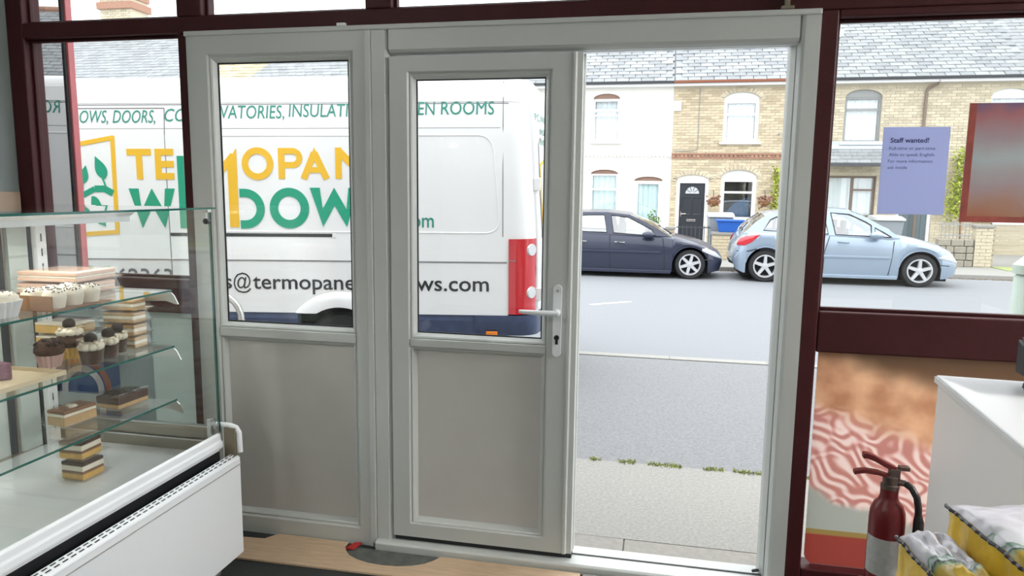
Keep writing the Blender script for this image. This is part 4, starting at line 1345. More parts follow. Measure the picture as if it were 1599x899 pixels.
# white rendered house
hw = [[(-1.98, 2.99), (-1.22, 2.99), (-1.22, 4.19)] + arch_pts(-1.98, -1.22, 4.19, 0.14)[1:-1] + [(-1.98, 4.19)],
      [(-2.00, 0.86), (-1.21, 0.86), (-1.21, 2.07)] + arch_pts(-2.00, -1.21, 2.07, 0.12)[1:-1] + [(-2.00, 2.07)],
      [(-0.75, 0.03), (0.06, 0.03), (0.06, 1.88)] + arch_pts(-0.75, 0.06, 1.88, 0.12)[1:-1] + [(-0.75, 1.88)]]
H1, R1 = house('terraced_house', 'white rendered terraced house with brown window arches behind the dark car', -6.4, 0.267, M['whiterender'], hw, M['gutgrey'], (-3.0, 21.0, GZ))
sash(H1, -1.98, -1.22, 2.99, 4.19, M['whitewood'], 3.72, 0.14, M['net'], M['lintel'], True, True)
sash(H1, -2.00, -1.21, 0.86, 2.07, M['whitewood'], 1.62, 0.12, M['bluenet'], M['lintel'])
dw = obj('front_door', MB().ring(-0.75, 0.06, 0.03, 1.88, [(0, FY + 0.12), (0, FY + 0.06), (0.12, FY + 0.06), (0.12, FY + 0.12)], 0.8).box(-0.63, -0.06, FY + 0.07, FY + 0.11, 0.12, 0.55), M['whitewood'], H1, label='white glazed front door')
obj('door_pane', MB().box(-0.63, -0.06, FY + 0.085, FY + 0.092, 0.55, 1.78), M['hglass'], dw)
obj('curtain', wavy(-0.63, -0.06, FY + 0.14, 0.5, 1.78), M['bluenet'], dw, smooth=60)
obj('arch_infill', MB().prism([(-0.75, 1.88), (0.06, 1.88)] + arch_pts(-0.75, 0.06, 1.88, 0.12)[1:-1], 'y', FY + 0.05, FY + 0.12), M['lintel'], dw)
b = MB()
for k in range(60):
    b.box(-6.3 + k * 0.11, -6.3 + k * 0.11 + 0.06, FY - 0.035, FY, 2.53, 2.57)
obj('string_course', b.box(-6.4, 0.26, FY - 0.04, FY, 2.575, 2.60), M['whiterender'], H1)
slates(R1, -2.7, 0.265, 190)
slates(R1, -6.4, -2.7, 0)

# yellow brick house with the black door
hb = [[(1.64, 2.97), (2.59, 2.97), (2.59, 4.12)] + arch_pts(1.64, 2.59, 4.12, 0.20)[1:-1] + [(1.64, 4.12)],
      [(1.66, 0.78), (2.63, 0.78), (2.63, 1.98)] + arch_pts(1.66, 2.63, 1.98, 0.22)[1:-1] + [(1.66, 1.98)],
      [(0.45, 0.03), (1.34, 0.03), (1.34, 1.90)] + arch_pts(0.45, 1.34, 1.90, 0.15)[1:-1] + [(0.45, 1.90)]]
H2, R2 = house('terraced_house', 'yellow brick terraced house with black front door behind the blue recycling box', 0.270, 3.85, M['joint'], hb, M['gutred'], (2.0, 21.0, GZ))
bricks(H2, 0.30, 3.85, -0.02, EZ - 0.15, hb, M['brick'], 300)
sash(H2, 1.64, 2.59, 2.97, 4.12, M['whitewood'], 3.72, 0.20, M['net'], None, True, w=0.10)
wn = sash(H2, 1.66, 2.63, 0.78, 1.98, M['whitewood'], 1.58, 0.22, None, None, True, w=0.11)
obj('blue_chair', MB().prism([(1.80, 0.9), (2.48, 0.9), (2.48, 1.45), (2.30, 1.38), (2.05, 1.25), (1.86, 1.02)], 'y', FY + 0.35, FY + 0.40), mat('blue_upholstery', (0.05, 0.12, 0.24), 0.6), wn, label='dark blue chair back inside')  # car reflection in the pane drawn as a blue shape
fd = obj('front_door', MB().box(0.545, 1.245, FY + 0.09, FY + 0.13, 0.07, 1.87), M['doorblack'], H2, label='black panelled front door with a sunburst light')
obj('door_frame', MB().ring(0.45, 1.34, 0.0, 1.905, [(0, FY + 0.12), (0, FY + 0.04), (0.095, FY + 0.04), (0.095, FY + 0.12)], 0.85).prism([(0.45, 1.90), (1.34, 1.90)] + arch_pts(0.45, 1.34, 1.90, 0.15)[1:-1], 'y', FY + 0.03, FY + 0.12), M['whitewood'], fd)
for px in (0.63, 0.92):
    for pz0, pz1 in ((0.20, 0.62), (0.92, 1.42)):
        obj('raised_panel', MB().ring(px, px + 0.24, pz0, pz1, [(0, FY + 0.092), (0.012, FY + 0.076), (0.03, FY + 0.086), (0.03, FY + 0.092)]), M['doorblack'], fd)
fan = MB()
fan.prism([(0.70, 1.53), (1.09, 1.53)] + arch_pts(0.70, 1.09, 1.53, 0.20)[1:-1], 'y', FY + 0.083, FY + 0.089)
fl = obj('fanlight', fan, mat('frosted_light', (0.55, 0.58, 0.60), 0.4), fd)
sp = MB()
arc(sp, 0.895, 1.53, 0.215, 0.22, 0.025, 0, 180, FY + 0.075, FY + 0.082)
for a in (36, 72, 108, 144):
    stroke(sp, (0.895 + 0.06 * math.cos(R(a)), 1.53 + 0.06 * math.sin(R(a))), (0.895 + 0.2 * math.cos(R(a)), 1.53 + 0.2 * math.sin(R(a))), 0.014, FY + 0.075, FY + 0.082)
obj('glazing_bar', sp.box(0.68, 1.11, FY + 0.075, FY + 0.082, 1.505, 1.53), M['doorblack'], fl)
obj('letterbox', MB().box(0.77, 1.02, FY + 0.075, FY + 0.09, 0.735, 0.80), M['chrome'], fd, bevel=0.004)
obj('door_handle', MB().tube([(0.60, FY + 0.07, 0.95), (0.74, FY + 0.07, 0.955)], 0.013, 8).box(0.585, 0.615, FY + 0.075, FY + 0.09, 0.87, 1.03), M['chrome'], fd)
b = MB(); c2 = MB()
for k in range(32):
    x = 0.30 + k * 0.1115
    b.box(x, x + 0.075, FY - 0.05, FY - 0.012, 2.545, 2.61)
obj('string_course', b.box(0.27, 3.85, FY - 0.06, FY - 0.014, 2.612, 2.66).box(0.27, 3.85, FY - 0.035, FY - 0.014, 2.50, 2.543), M['redbrick'], H2)
for (cx, hw_, zs, rise) in ((2.115, 0.475, 4.12, 0.20), (2.145, 0.485, 1.98, 0.22), (0.895, 0.445, 1.90, 0.15)):
    b = MB()
    for k in range(15):
        a = PI * (k + 0.5) / 15
        u = Vector((math.cos(a) * hw_, math.sin(a) * rise)); o_ = Vector((cx, zs))
        nn = Vector((math.cos(a), math.sin(a) * 0.9)).normalized()
        tt = Vector((-nn.y, nn.x))
        p1 = o_ + u
        b.prism([p1 - tt * 0.03 + nn * 0.01, p1 + tt * 0.03 + nn * 0.01, p1 + tt * 0.036 + nn * 0.14, p1 - tt * 0.036 + nn * 0.14], 'y', FY - 0.02, FY)
    obj('arch_bricks', b, M['brick2'], H2)
obj('cable', MB().tube([(0.98, FY - 0.02, 4.44), (0.98, FY - 0.02, 2.75), (0.35, FY - 0.02, 2.70)], 0.012, 5), M['greywood'], H2)
obj('name_plaque', MB().box(0.272, 0.49, FY - 0.045, FY - 0.016, 3.82, 4.10), M['whiterender'], H2, bevel=0.01)
dsh = obj('satellite_dish', MB().lathe([(0.01, 0.0), (0.07, 0.012), (0.12, 0.035), (0.14, 0.05)], (3.12, 0, 0), 20, 'x'), M['bindish'], H2)
dsh.location = Vector((0.0, FY - 0.25, 3.17)) - Vector((0, 21.0, GZ))
obj('dish_arm', MB().tube([(3.12, FY, 3.17), (3.12, FY - 0.25, 3.17)], 0.02, 6).tube([(3.12, FY - 0.25, 3.17), (3.32, FY - 0.30, 3.14)], 0.012, 6), M['bindish'], H2)
slates(R2, 0.30, 3.85, 250)
M['dryleaf'] = mat('brown_basket_plants', (0.26, 0.14, 0.10), 0.9, island=0.4)
for bx_, bz, lab in ((1.45, 1.34, 'brown hanging basket between the black door and the window'), (2.80, 1.36, 'brown hanging basket right of the lower brick house window')):
    t = thing('hanging_basket', lab, 'hanging basket', (bx_, FY - 0.42, bz))
    obj('bracket', MB().tube([(bx_, FY - 0.07, bz + 0.28), (bx_, FY - 0.42, bz + 0.28), (bx_, FY - 0.42, bz + 0.08)], 0.01, 5), M['gutgrey'], t)
    b = MB()
    for k in range(60):
        b.blob((bx_ + max(-0.17, min(0.17, random.gauss(0, 0.09))), FY - 0.42 + max(-0.12, min(0.12, random.gauss(0, 0.06))), bz + random.gauss(0, 0.07)), 0.035, 0.03, 0.03, 5, 4, 0.3)
    obj('foliage', b, M['dryleaf'], t, stuff=True)
    obj('basket', MB().lathe([(0.05, -0.16), (0.13, -0.08), (0.16, 0.0)], (bx_, FY - 0.42, bz), 12), M['card'], t)

M['leaf'] = mat('bright_leaf', (0.36, 0.42, 0.06), 0.6, island=0.4)
M['leafgreen'] = mat('green_leaf', (0.14, 0.24, 0.05), 0.6, island=0.4)
def leafy(name, label, pts, rad, n, m, stem_pts, cat='plant'):
    t = thing(name, label, cat, (stem_pts[0][0], stem_pts[0][1], stem_pts[0][2]))
    obj('stem', MB().tube(stem_pts, 0.02, 5), M['card'], t)
    b = MB()
    for k in range(n):
        p = random.choice(pts)
        c = Vector(p) + Vector((max(-2 * rad, min(2 * rad, random.gauss(0, rad))), max(-rad, min(rad, random.gauss(0, rad * 0.6))), random.gauss(0, rad)))
        u = Vector((random.uniform(-1, 1), random.uniform(-1, 1), random.uniform(-1, 1))).normalized()
        v = u.cross(Vector((random.uniform(-1, 1), random.uniform(-1, 1), random.uniform(-1, 1)))).normalized()
        s = random.uniform(0.03, 0.06)
        b.add([c - u * s, c + v * s * 0.55, c + u * s, c - v * s * 0.55], [(0, 1, 2, 3)])
    obj('leaves', b, m, t, stuff=True)
    return t
leafy('climbing_plant', 'yellow green climber on the brick wall above the silver car', [(3.10, FY - 0.24, 1.0 + 0.13 * k) for k in range(10)], 0.055, 420, M['leaf'], [(3.12, FY - 0.24, 0.03), (3.1, FY - 0.24, 1.0), (3.12, FY - 0.24, 2.2)])

# pale brick house on the right with porch roof
hc = [[(4.77, 2.96), (5.69, 2.96), (5.69, 4.14)] + arch_pts(4.77, 5.69, 4.14, 0.20)[1:-1] + [(4.77, 4.14)],
      [(4.35, 0.95), (5.70, 0.95), (5.70, 2.06), (4.35, 2.06)],
      [(6.25, 0.03), (7.12, 0.03), (7.12, 2.0), (6.25, 2.0)],
      [(8.3, 2.96), (9.2, 2.96), (9.2, 4.12)] + arch_pts(8.3, 9.2, 4.12, 0.2)[1:-1] + [(8.3, 4.12)],
      [(8.2, 0.95), (9.4, 0.95), (9.4, 2.1), (8.2, 2.1)]]
H3, R3 = house('terraced_house', 'pale brick terraced house with slate porch roof behind the silver car', 3.85, 12.5, M['joint'], hc, M['gutgrey'], (7.0, 21.0, GZ))
bricks(H3, 3.86, 12.5, -0.02, EZ - 0.15, hc, M['brick2'], 0)
sash(H3, 4.77, 5.69, 2.96, 4.14, M['greywood'], 3.82, 0.20, M['net'], M['greywood'], True)
wb = sash(H3, 4.35, 5.70, 0.95, 2.06, M['brownwood'], None, 0, M['net'], None, True)
obj('glazing_bar', MB().box(5.08, 5.15, FY + 0.06, FY + 0.12, 1.0, 2.01).box(5.15, 5.65, FY + 0.06, FY + 0.12, 1.66, 1.71), M['brownwood'], wb)
sash(H3, 8.3, 9.2, 2.96, 4.12, M['whitewood'], 3.75, 0.2, M['net'], None, True)
sash(H3, 8.2, 9.4, 0.95, 2.1, M['whitewood'], 1.7, 0, M['net'], None, True)
fd = obj('front_door', MB().box(6.33, 7.04, FY + 0.09, FY + 0.13, 0.05, 1.95), M['doorgrey'], H3, label='dark grey front door of vertical boards')
obj('door_frame', MB().ring(6.25, 7.12, 0.0, 2.0, [(0, FY + 0.12), (0, FY + 0.04), (0.08, FY + 0.04), (0.08, FY + 0.12)], 0.6), M['whitewood'], fd)
for k in range(5):
    obj('door_board', MB().box(6.34 + k * 0.14, 6.34 + k * 0.14 + 0.128, FY + 0.078, FY + 0.09, 0.08, 1.5), M['doorgrey'], fd, bevel=0.004)
pr = obj('porch_roof', MB().prism([(FY, 2.84), (FY - 0.75, 2.36), (FY - 0.75, 2.33), (FY, 2.60)], 'x', 4.2, 5.95), SL[1], H3)
b = MB()
for r in range(5):
    for k in range(6):
        x = 4.2 + k * 0.29 + (0.145 if r % 2 else 0)
        y0_, y1_ = FY - 0.75 + r * 0.155, FY - 0.75 + r * 0.155 + 0.17
        z0_, z1_ = 2.37 + r * 0.099, 2.37 + r * 0.099 + 0.108
        b.hexa([(x, y0_, z0_ + .005), (min(x + 0.283, 5.95), y0_, z0_ + .005), (min(x + 0.283, 5.95), y1_, z1_ - 0.01), (x, y1_, z1_ - 0.01), (x, y0_, z0_ + 0.02), (min(x + 0.283, 5.95), y0_, z0_ + 0.02), (min(x + 0.283, 5.95), y1_, z1_), (x, y1_, z1_)])
obj('porch_slates', b, M['slates'], pr, stuff=True)
obj('lead_flashing', MB().prism([(FY - 0.16, 2.76), (FY - 0.02, 2.88), (FY - 0.02, 2.98), (FY - 0.03, 2.98), (FY - 0.03, 2.88), (FY - 0.165, 2.775)], 'x', 4.2, 5.95), mat('lead', (0.50, 0.56, 0.60), 0.5), pr)
obj('porch_gutter', MB().box(4.15, 6.0, FY - 0.85, FY - 0.75, 2.29, 2.36), M['gutgrey'], pr)
obj('downpipe', MB().tube([(6.98, FY - 0.2, 4.53), (6.95, FY - 0.12, 4.42), (6.76, FY - 0.06, 4.34), (6.73, FY - 0.06, 4.22), (6.70, FY - 0.06, 0.1)], 0.035, 8), M['brownwood'], H3, smooth=50)
slates(R3, 4.0, 9.3, 300)
slates(R3, 3.85, 4.0, 0); slates(R3, 9.3, 12.5, 0)
obj('lamp_bracket', MB().box(6.02, 6.14, FY - 0.1, FY, 1.70, 1.86).box(6.05, 6.11, FY - 0.06, FY, 1.15, 1.25), M['gutgrey'], H3)
leafy('ivy_bush', 'bright yellow green bush between the notice and the framed poster', [(7.75 + random.uniform(-0.25, 0.25), FY - 0.35, 1.15 + 0.1 * k) for k in range(16)], 0.13, 1500, M['leaf'], [(7.75, FY - 0.35, 0.05), (7.7, FY - 0.35, 1.2), (7.75, FY - 0.35, 2.5)], 'bush')

# terrace further left, seen above the van, with a tan tiled stretch and a chimney
H4 = thing('street_terrace', 'brick terrace with slate and tan tiled roof above the van', 'house', (-18, 21, GZ))
obj('wall', MB().box(-34, -6.4, FY, FY + 0.2, -0.05, EZ - 0.02), M['joint'], H4)
rf = obj('roof', MB().add([roofpt(-34, -0.02, -0.02), roofpt(-6.4, -0.02, -0.02), roofpt(-6.4, SLEN, -0.02), roofpt(-34, SLEN, -0.02), (-34, RY + 3.3, EZ), (-6.4, RY + 3.3, EZ)], [(0, 1, 2, 3), (3, 2, 5, 4)]), SL[2], H4)
obj('gutter', MB().box(-34, -6.4, 20.66, 20.78, EZ - 0.07, EZ + 0.02), M['gutgrey'], H4)
pa, pb = at(430, 92, 22.6), at(410, 120, 21.6)
XT0, XT1 = -15.2, -12.1
def tanx(s):
    return XT1 - 1.1 * (1 - s / SLEN)
g_, tl, sl_ = 0.20, MB(), MB()
for r in range(int(SLEN / g_)):
    s = r * g_
    xb = tanx(s)
    for a, c, wd, bb in ((-34, XT0, 0.30, sl_), (XT0, xb, 0.24, tl), (xb, -6.4, 0.30, sl_)):
        x = a - (r % 2) * wd / 2
        while x < c:
            p, q = max(x, a), min(x + wd - 0.01, c)
            if q - p > 0.04:
                lift = random.uniform(0.0, 0.012)
                Q = [roofpt(p, s, lift), roofpt(q, s, lift), roofpt(q, s + 0.28, -0.012), roofpt(p, s + 0.28, -0.012)]
                bb.hexa(Q + [v + sn * 0.018 for v in Q])
            x += wd
obj('slate_field', sl_, M['slates'], rf, stuff=True)
obj('tan_tiles', tl, M['tantile'], rf, stuff=True)
c0 = at(166, 20, 24.3); c1 = at(214, 20, 24.3)
ch = obj('chimney', MB().box(c0.x, c1.x, 24.0, 24.9, 6.2, 8.60), M['brick2'], H4)
b = MB()
z = 6.6
k = 0
while z < 8.5:
    x = c0.x + (0.11 if k % 2 else 0)
    while x < c1.x - 0.05:
        b.box(x, min(x + 0.21, c1.x), 23.985, 24.0, z, z + 0.062)
        x += 0.225
    z += 0.075; k += 1
obj('chimney_bricks', b, M['brick2'], ch, stuff=True)
obj('chimney_band', MB().box(c0.x - 0.08, c1.x + 0.08, 23.9, 25.0, 8.05, 8.30).box(c0.x - 0.05, c1.x + 0.05, 23.94, 24.96, 8.42, 8.60), M['redbrick'], ch)

# front yards
GY = 17.0
def brickwall(name, label, x0, x1, y, z1, m, cap=True, rot=0.0):
    t = thing(name, label, 'garden wall', ((x0 + x1) / 2, y, 0.03))
    obj('core', MB().box(x0, x1, y + 0.012, y + 0.2, 0.03, z1), M['joint'], t)
    z = 0.05; k = 0
    while z < z1 - 0.06:
        x = x0 - (0.1125 if k % 2 else 0)
        while x < x1:
            p, q = max(x, x0), min(x + 0.213, x1)
            if q - p > 0.04:
                obj('brick', MB().box(p, q, y + random.uniform(-0.004, 0.004), y + 0.012, z, z + 0.064), m, t)
            x += 0.2255
        z += 0.0755; k += 1
    if cap:
        obj('coping', MB().box(x0 - 0.03, x1 + 0.03, y - 0.03, y + 0.23, z1, z1 + 0.06), M['kerb'], t, bevel=0.008)
    return t
brickwall('garden_wall', 'low yellow brick garden wall between the two parked cars', 1.22, 2.9, GY, 0.60, M['brick'])
brickwall('garden_wall', 'narrow brick garden pier right of the black railing', 0.18, 0.36, GY, 0.70, M['redbrick'])
brickwall('garden_wall', 'pale brick pier under the framed poster', 6.68, 7.02, GY, 0.88, M['brick2'])
t = thing('stone_wall', 'grey weathered wall below the iron railing by the silver car', 'garden wall', (6.3, GY, 0.03))
M['stone'] = mat('grey_stone', (0.36, 0.33, 0.27), 0.9, var=0.2, scale=20, island=0.3)
for r in range(4):
    x = 5.96
    while x < 6.66:
        wd = random.uniform(0.14, 0.26)
        obj('stone', MB().box(x, min(x + wd - 0.012, 6.66), GY + random.uniform(-0.015, 0.0), GY + 0.2, 0.03 + r * 0.15, 0.03 + r * 0.15 + 0.138), M['stone'], t, bevel=0.012)
        x += wd
def railing(label, x0, x1, z0, z1, m, y=GY + 0.1, n=8):
    t = thing('iron_railing', label, 'railing', ((x0 + x1) / 2, y, z0))
    obj('rail', MB().box(x0, x1, y - 0.012, y + 0.012, z1 - 0.06, z1 - 0.035).box(x0, x1, y - 0.012, y + 0.012, z0 + 0.06, z0 + 0.085), m, t)
    me_ = MB().tube([(0, 0, 0), (0, 0, z1 - z0)], 0.009, 6).mesh('bar', m)
    for k in range(n):
        o = obj('bar', me_, None, t)
        o.location = (x0 + (x1 - x0) * (k + 0.5) / n - (x0 + x1) / 2, 0, 0)
    return t
railing('black iron railing in front of the black door', 0.40, 1.18, 0.03, 0.80, M['gutgrey'])
railing('thin iron railing on the grey wall below the bush', 6.0, 6.62, 0.63, 0.99, M['greywood'])
# bins
def wheelie(label, x, y, body, lid):
    t = thing('wheelie_bin', label, 'bin', (x, y, 0.03))
    obj('body', MB().hexa([(x - 0.22, y - 0.26, 0.08), (x + 0.22, y - 0.26, 0.08), (x + 0.22, y + 0.22, 0.08), (x - 0.22, y + 0.22, 0.08), (x - 0.28, y - 0.34, 0.98), (x + 0.28, y - 0.34, 0.98), (x + 0.28, y + 0.34, 0.98), (x - 0.28, y + 0.34, 0.98)]), body, t, bevel=0.02)
    obj('lid', MB().prism([(y - 0.39, 0.985), (y - 0.38, 1.03), (y - 0.1, 1.08), (y + 0.3, 1.09), (y + 0.38, 1.05), (y + 0.38, 0.985)], 'x', x - 0.30, x + 0.30), lid, t, bevel=0.012)
    for s in (-1, 1):
        obj('wheel', MB().lathe([(0.10, x + s * 0.235), (0.10, x + s * 0.275)], (0, y + 0.2, 0.13), 14, 'x'), M['black'], t)
    return t
M['bingrey'] = mat('grey_bin_plastic', (0.27, 0.30, 0.33), 0.5)
M['binlid'] = mat('pale_grey_lid', (0.50, 0.52, 0.54), 0.5)
M['binblue'] = mat('blue_bin_plastic', (0.02, 0.12, 0.50), 0.45)
wheelie('grey wheelie bin with pale lid behind the blue recycling box', 1.43, 17.75, M['bingrey'], M['binlid'])
wheelie('grey wheelie bin behind the silver car bonnet', 5.05, 17.6, M['bingrey'], M['binlid'])
t = thing('recycling_box', 'bright blue recycling box on the brick garden wall', 'bin', (1.60, 17.1, 0.661))
obj('tub', MB().hexa([(1.36, 17.0, 0.661), (1.84, 17.0, 0.661), (1.84, 17.22, 0.661), (1.36, 17.22, 0.661), (1.31, 16.95, 0.90), (1.89, 16.95, 0.90), (1.89, 17.25, 0.90), (1.31, 17.25, 0.90)]), M['binblue'], t, bevel=0.015)
obj('rim', MB().box(1.28, 1.92, 16.92, 17.28, 0.901, 0.95), M['binblue'], t, bevel=0.015)
# slatted fence, sill-like white wall top and a strip of lawn at the far right
t = thing('slatted_fence', 'pale wooden fence of horizontal slats under the framed poster', 'fence', (8.0, 17.2, 0.03))
M['fencewood'] = mat('grey_fence_wood', (0.46, 0.40, 0.31), 0.8, var=0.15, scale=8, stretch=(0.4, 3, 6))
for k in range(6):
    obj('slat', MB().box(7.06, 9.2, 17.19, 17.215, 0.30 + k * 0.105, 0.30 + k * 0.105 + 0.085), M['fencewood'], t)
for x in (7.1, 8.1, 9.1):
    obj('post', MB().box(x - 0.04, x + 0.04, 17.216, 17.29, 0.03, 0.98), M['fencewood'], t)
obj('white_capping', MB().box(7.06, 9.2, 17.17, 17.29, 0.95, 1.05), M['whitewood'], t, label='white top rail')
lw = struct('lawn', MB().box(7.06, 9.5, 16.3, 17.15, 0.03, 0.045), mat('lawn_green', (0.33, 0.38, 0.16), 0.9, var=0.3, scale=30), 'strip of grass before the slatted fence', 'lawn')
leafy('shrub', 'small green shrub at the foot of the white house door', [(-0.15 + random.uniform(-0.1, 0.1), 20.5, 0.25 + 0.08 * k) for k in range(9)], 0.09, 260, M['leafgreen'], [(-0.15, 20.5, 0.03), (-0.15, 20.5, 0.9)])

# ------------------------------------------------------------------ parked cars
M['tyre'] = mat('tyre_rubber', (0.018, 0.018, 0.02), 0.8)
M['alloy'] = mat('alloy_wheel', (0.62, 0.63, 0.65), 0.35, 0.5)
M['well'] = mat('wheel_well', (0.008, 0.008, 0.01), 0.9)
M['carglass'] = glass('car_glass', (0.80, 0.87, 0.89), 1.5, 0.20)
M['trimblack'] = mat('black_trim', (0.018, 0.019, 0.022), 0.5)
M['lampclear'] = mat('clear_lamp', (0.68, 0.70, 0.72), 0.12, 0.2, coat=1.0)
M['lampred'] = mat('red_lamp', (0.55, 0.012, 0.025), 0.15, coat=1.0)
M['carseat'] = mat('car_seat_cloth', (0.10, 0.10, 0.11), 0.9)

def wheel(parent, x, y, z, r, wd, spokes, side=-1, rimr=0.70, rim=None):
    """axle along y; side -1: face towards -y"""
    w_ = obj('wheel', MB().lathe([(r * rimr, -wd / 2), (r * 0.93, -wd / 2), (r, -wd * 0.36), (r, wd * 0.36), (r * 0.93, wd / 2), (r * rimr, wd / 2)], seg=32, axis='y', cap=False), M['tyre'], parent, local=True, smooth=45)
    w_.location = (x, y, z)
    f = side * wd / 2
    b = MB()
    R0 = r * rimr
    b.lathe([(R0, f * 0.2), (R0 * 1.03, f * 1.02), (R0 * 0.92, f * 1.02), (R0 * 0.88, f * 0.6), (R0 * 0.86, f * 0.2)], seg=32, axis='y', cap=False)
    for k in range(spokes):
        a = 2 * PI * k / spokes + 0.3
        ca, sa = math.cos(a), math.sin(a)
        def p(rad, t, y):
            return (rad * ca - t * sa, y, rad * sa + t * ca)
        wi, wo = r * 0.13, r * 0.10
        b.hexa([p(R0 * 0.12, -wi, f * 0.5), p(R0 * 0.92, -wo, f * 0.6), p(R0 * 0.92, wo, f * 0.6), p(R0 * 0.12, wi, f * 0.5),
                p(R0 * 0.12, -wi * 0.8, f * 0.92), p(R0 * 0.92, -wo * 0.8, f * 1.0), p(R0 * 0.92, wo * 0.8, f * 1.0), p(R0 * 0.12, wi * 0.8, f * 0.92)])
    b.lathe([(R0 * 0.26, f * 0.4), (R0 * 0.24, f * 0.98), (R0 * 0.10, f * 1.02)], seg=16, axis='y')
    obj('alloy_rim', b, rim or M['alloy'], w_, local=True)
    obj('brake_disc', MB().lathe([(R0 * 0.84, f * 0.1), (R0 * 0.84, f * 0.25)], seg=24, axis='y'), M['well'], w_, local=True)
    return w_

def lerp_path(pts, x):
    for (a, b), (c, d) in zip(pts, pts[1:]):
        if a <= x <= c:
            return b + (d - b) * ((x - a) / (c - a) if c > a else 0)
    return pts[0][1] if x < pts[0][0] else pts[-1][1]

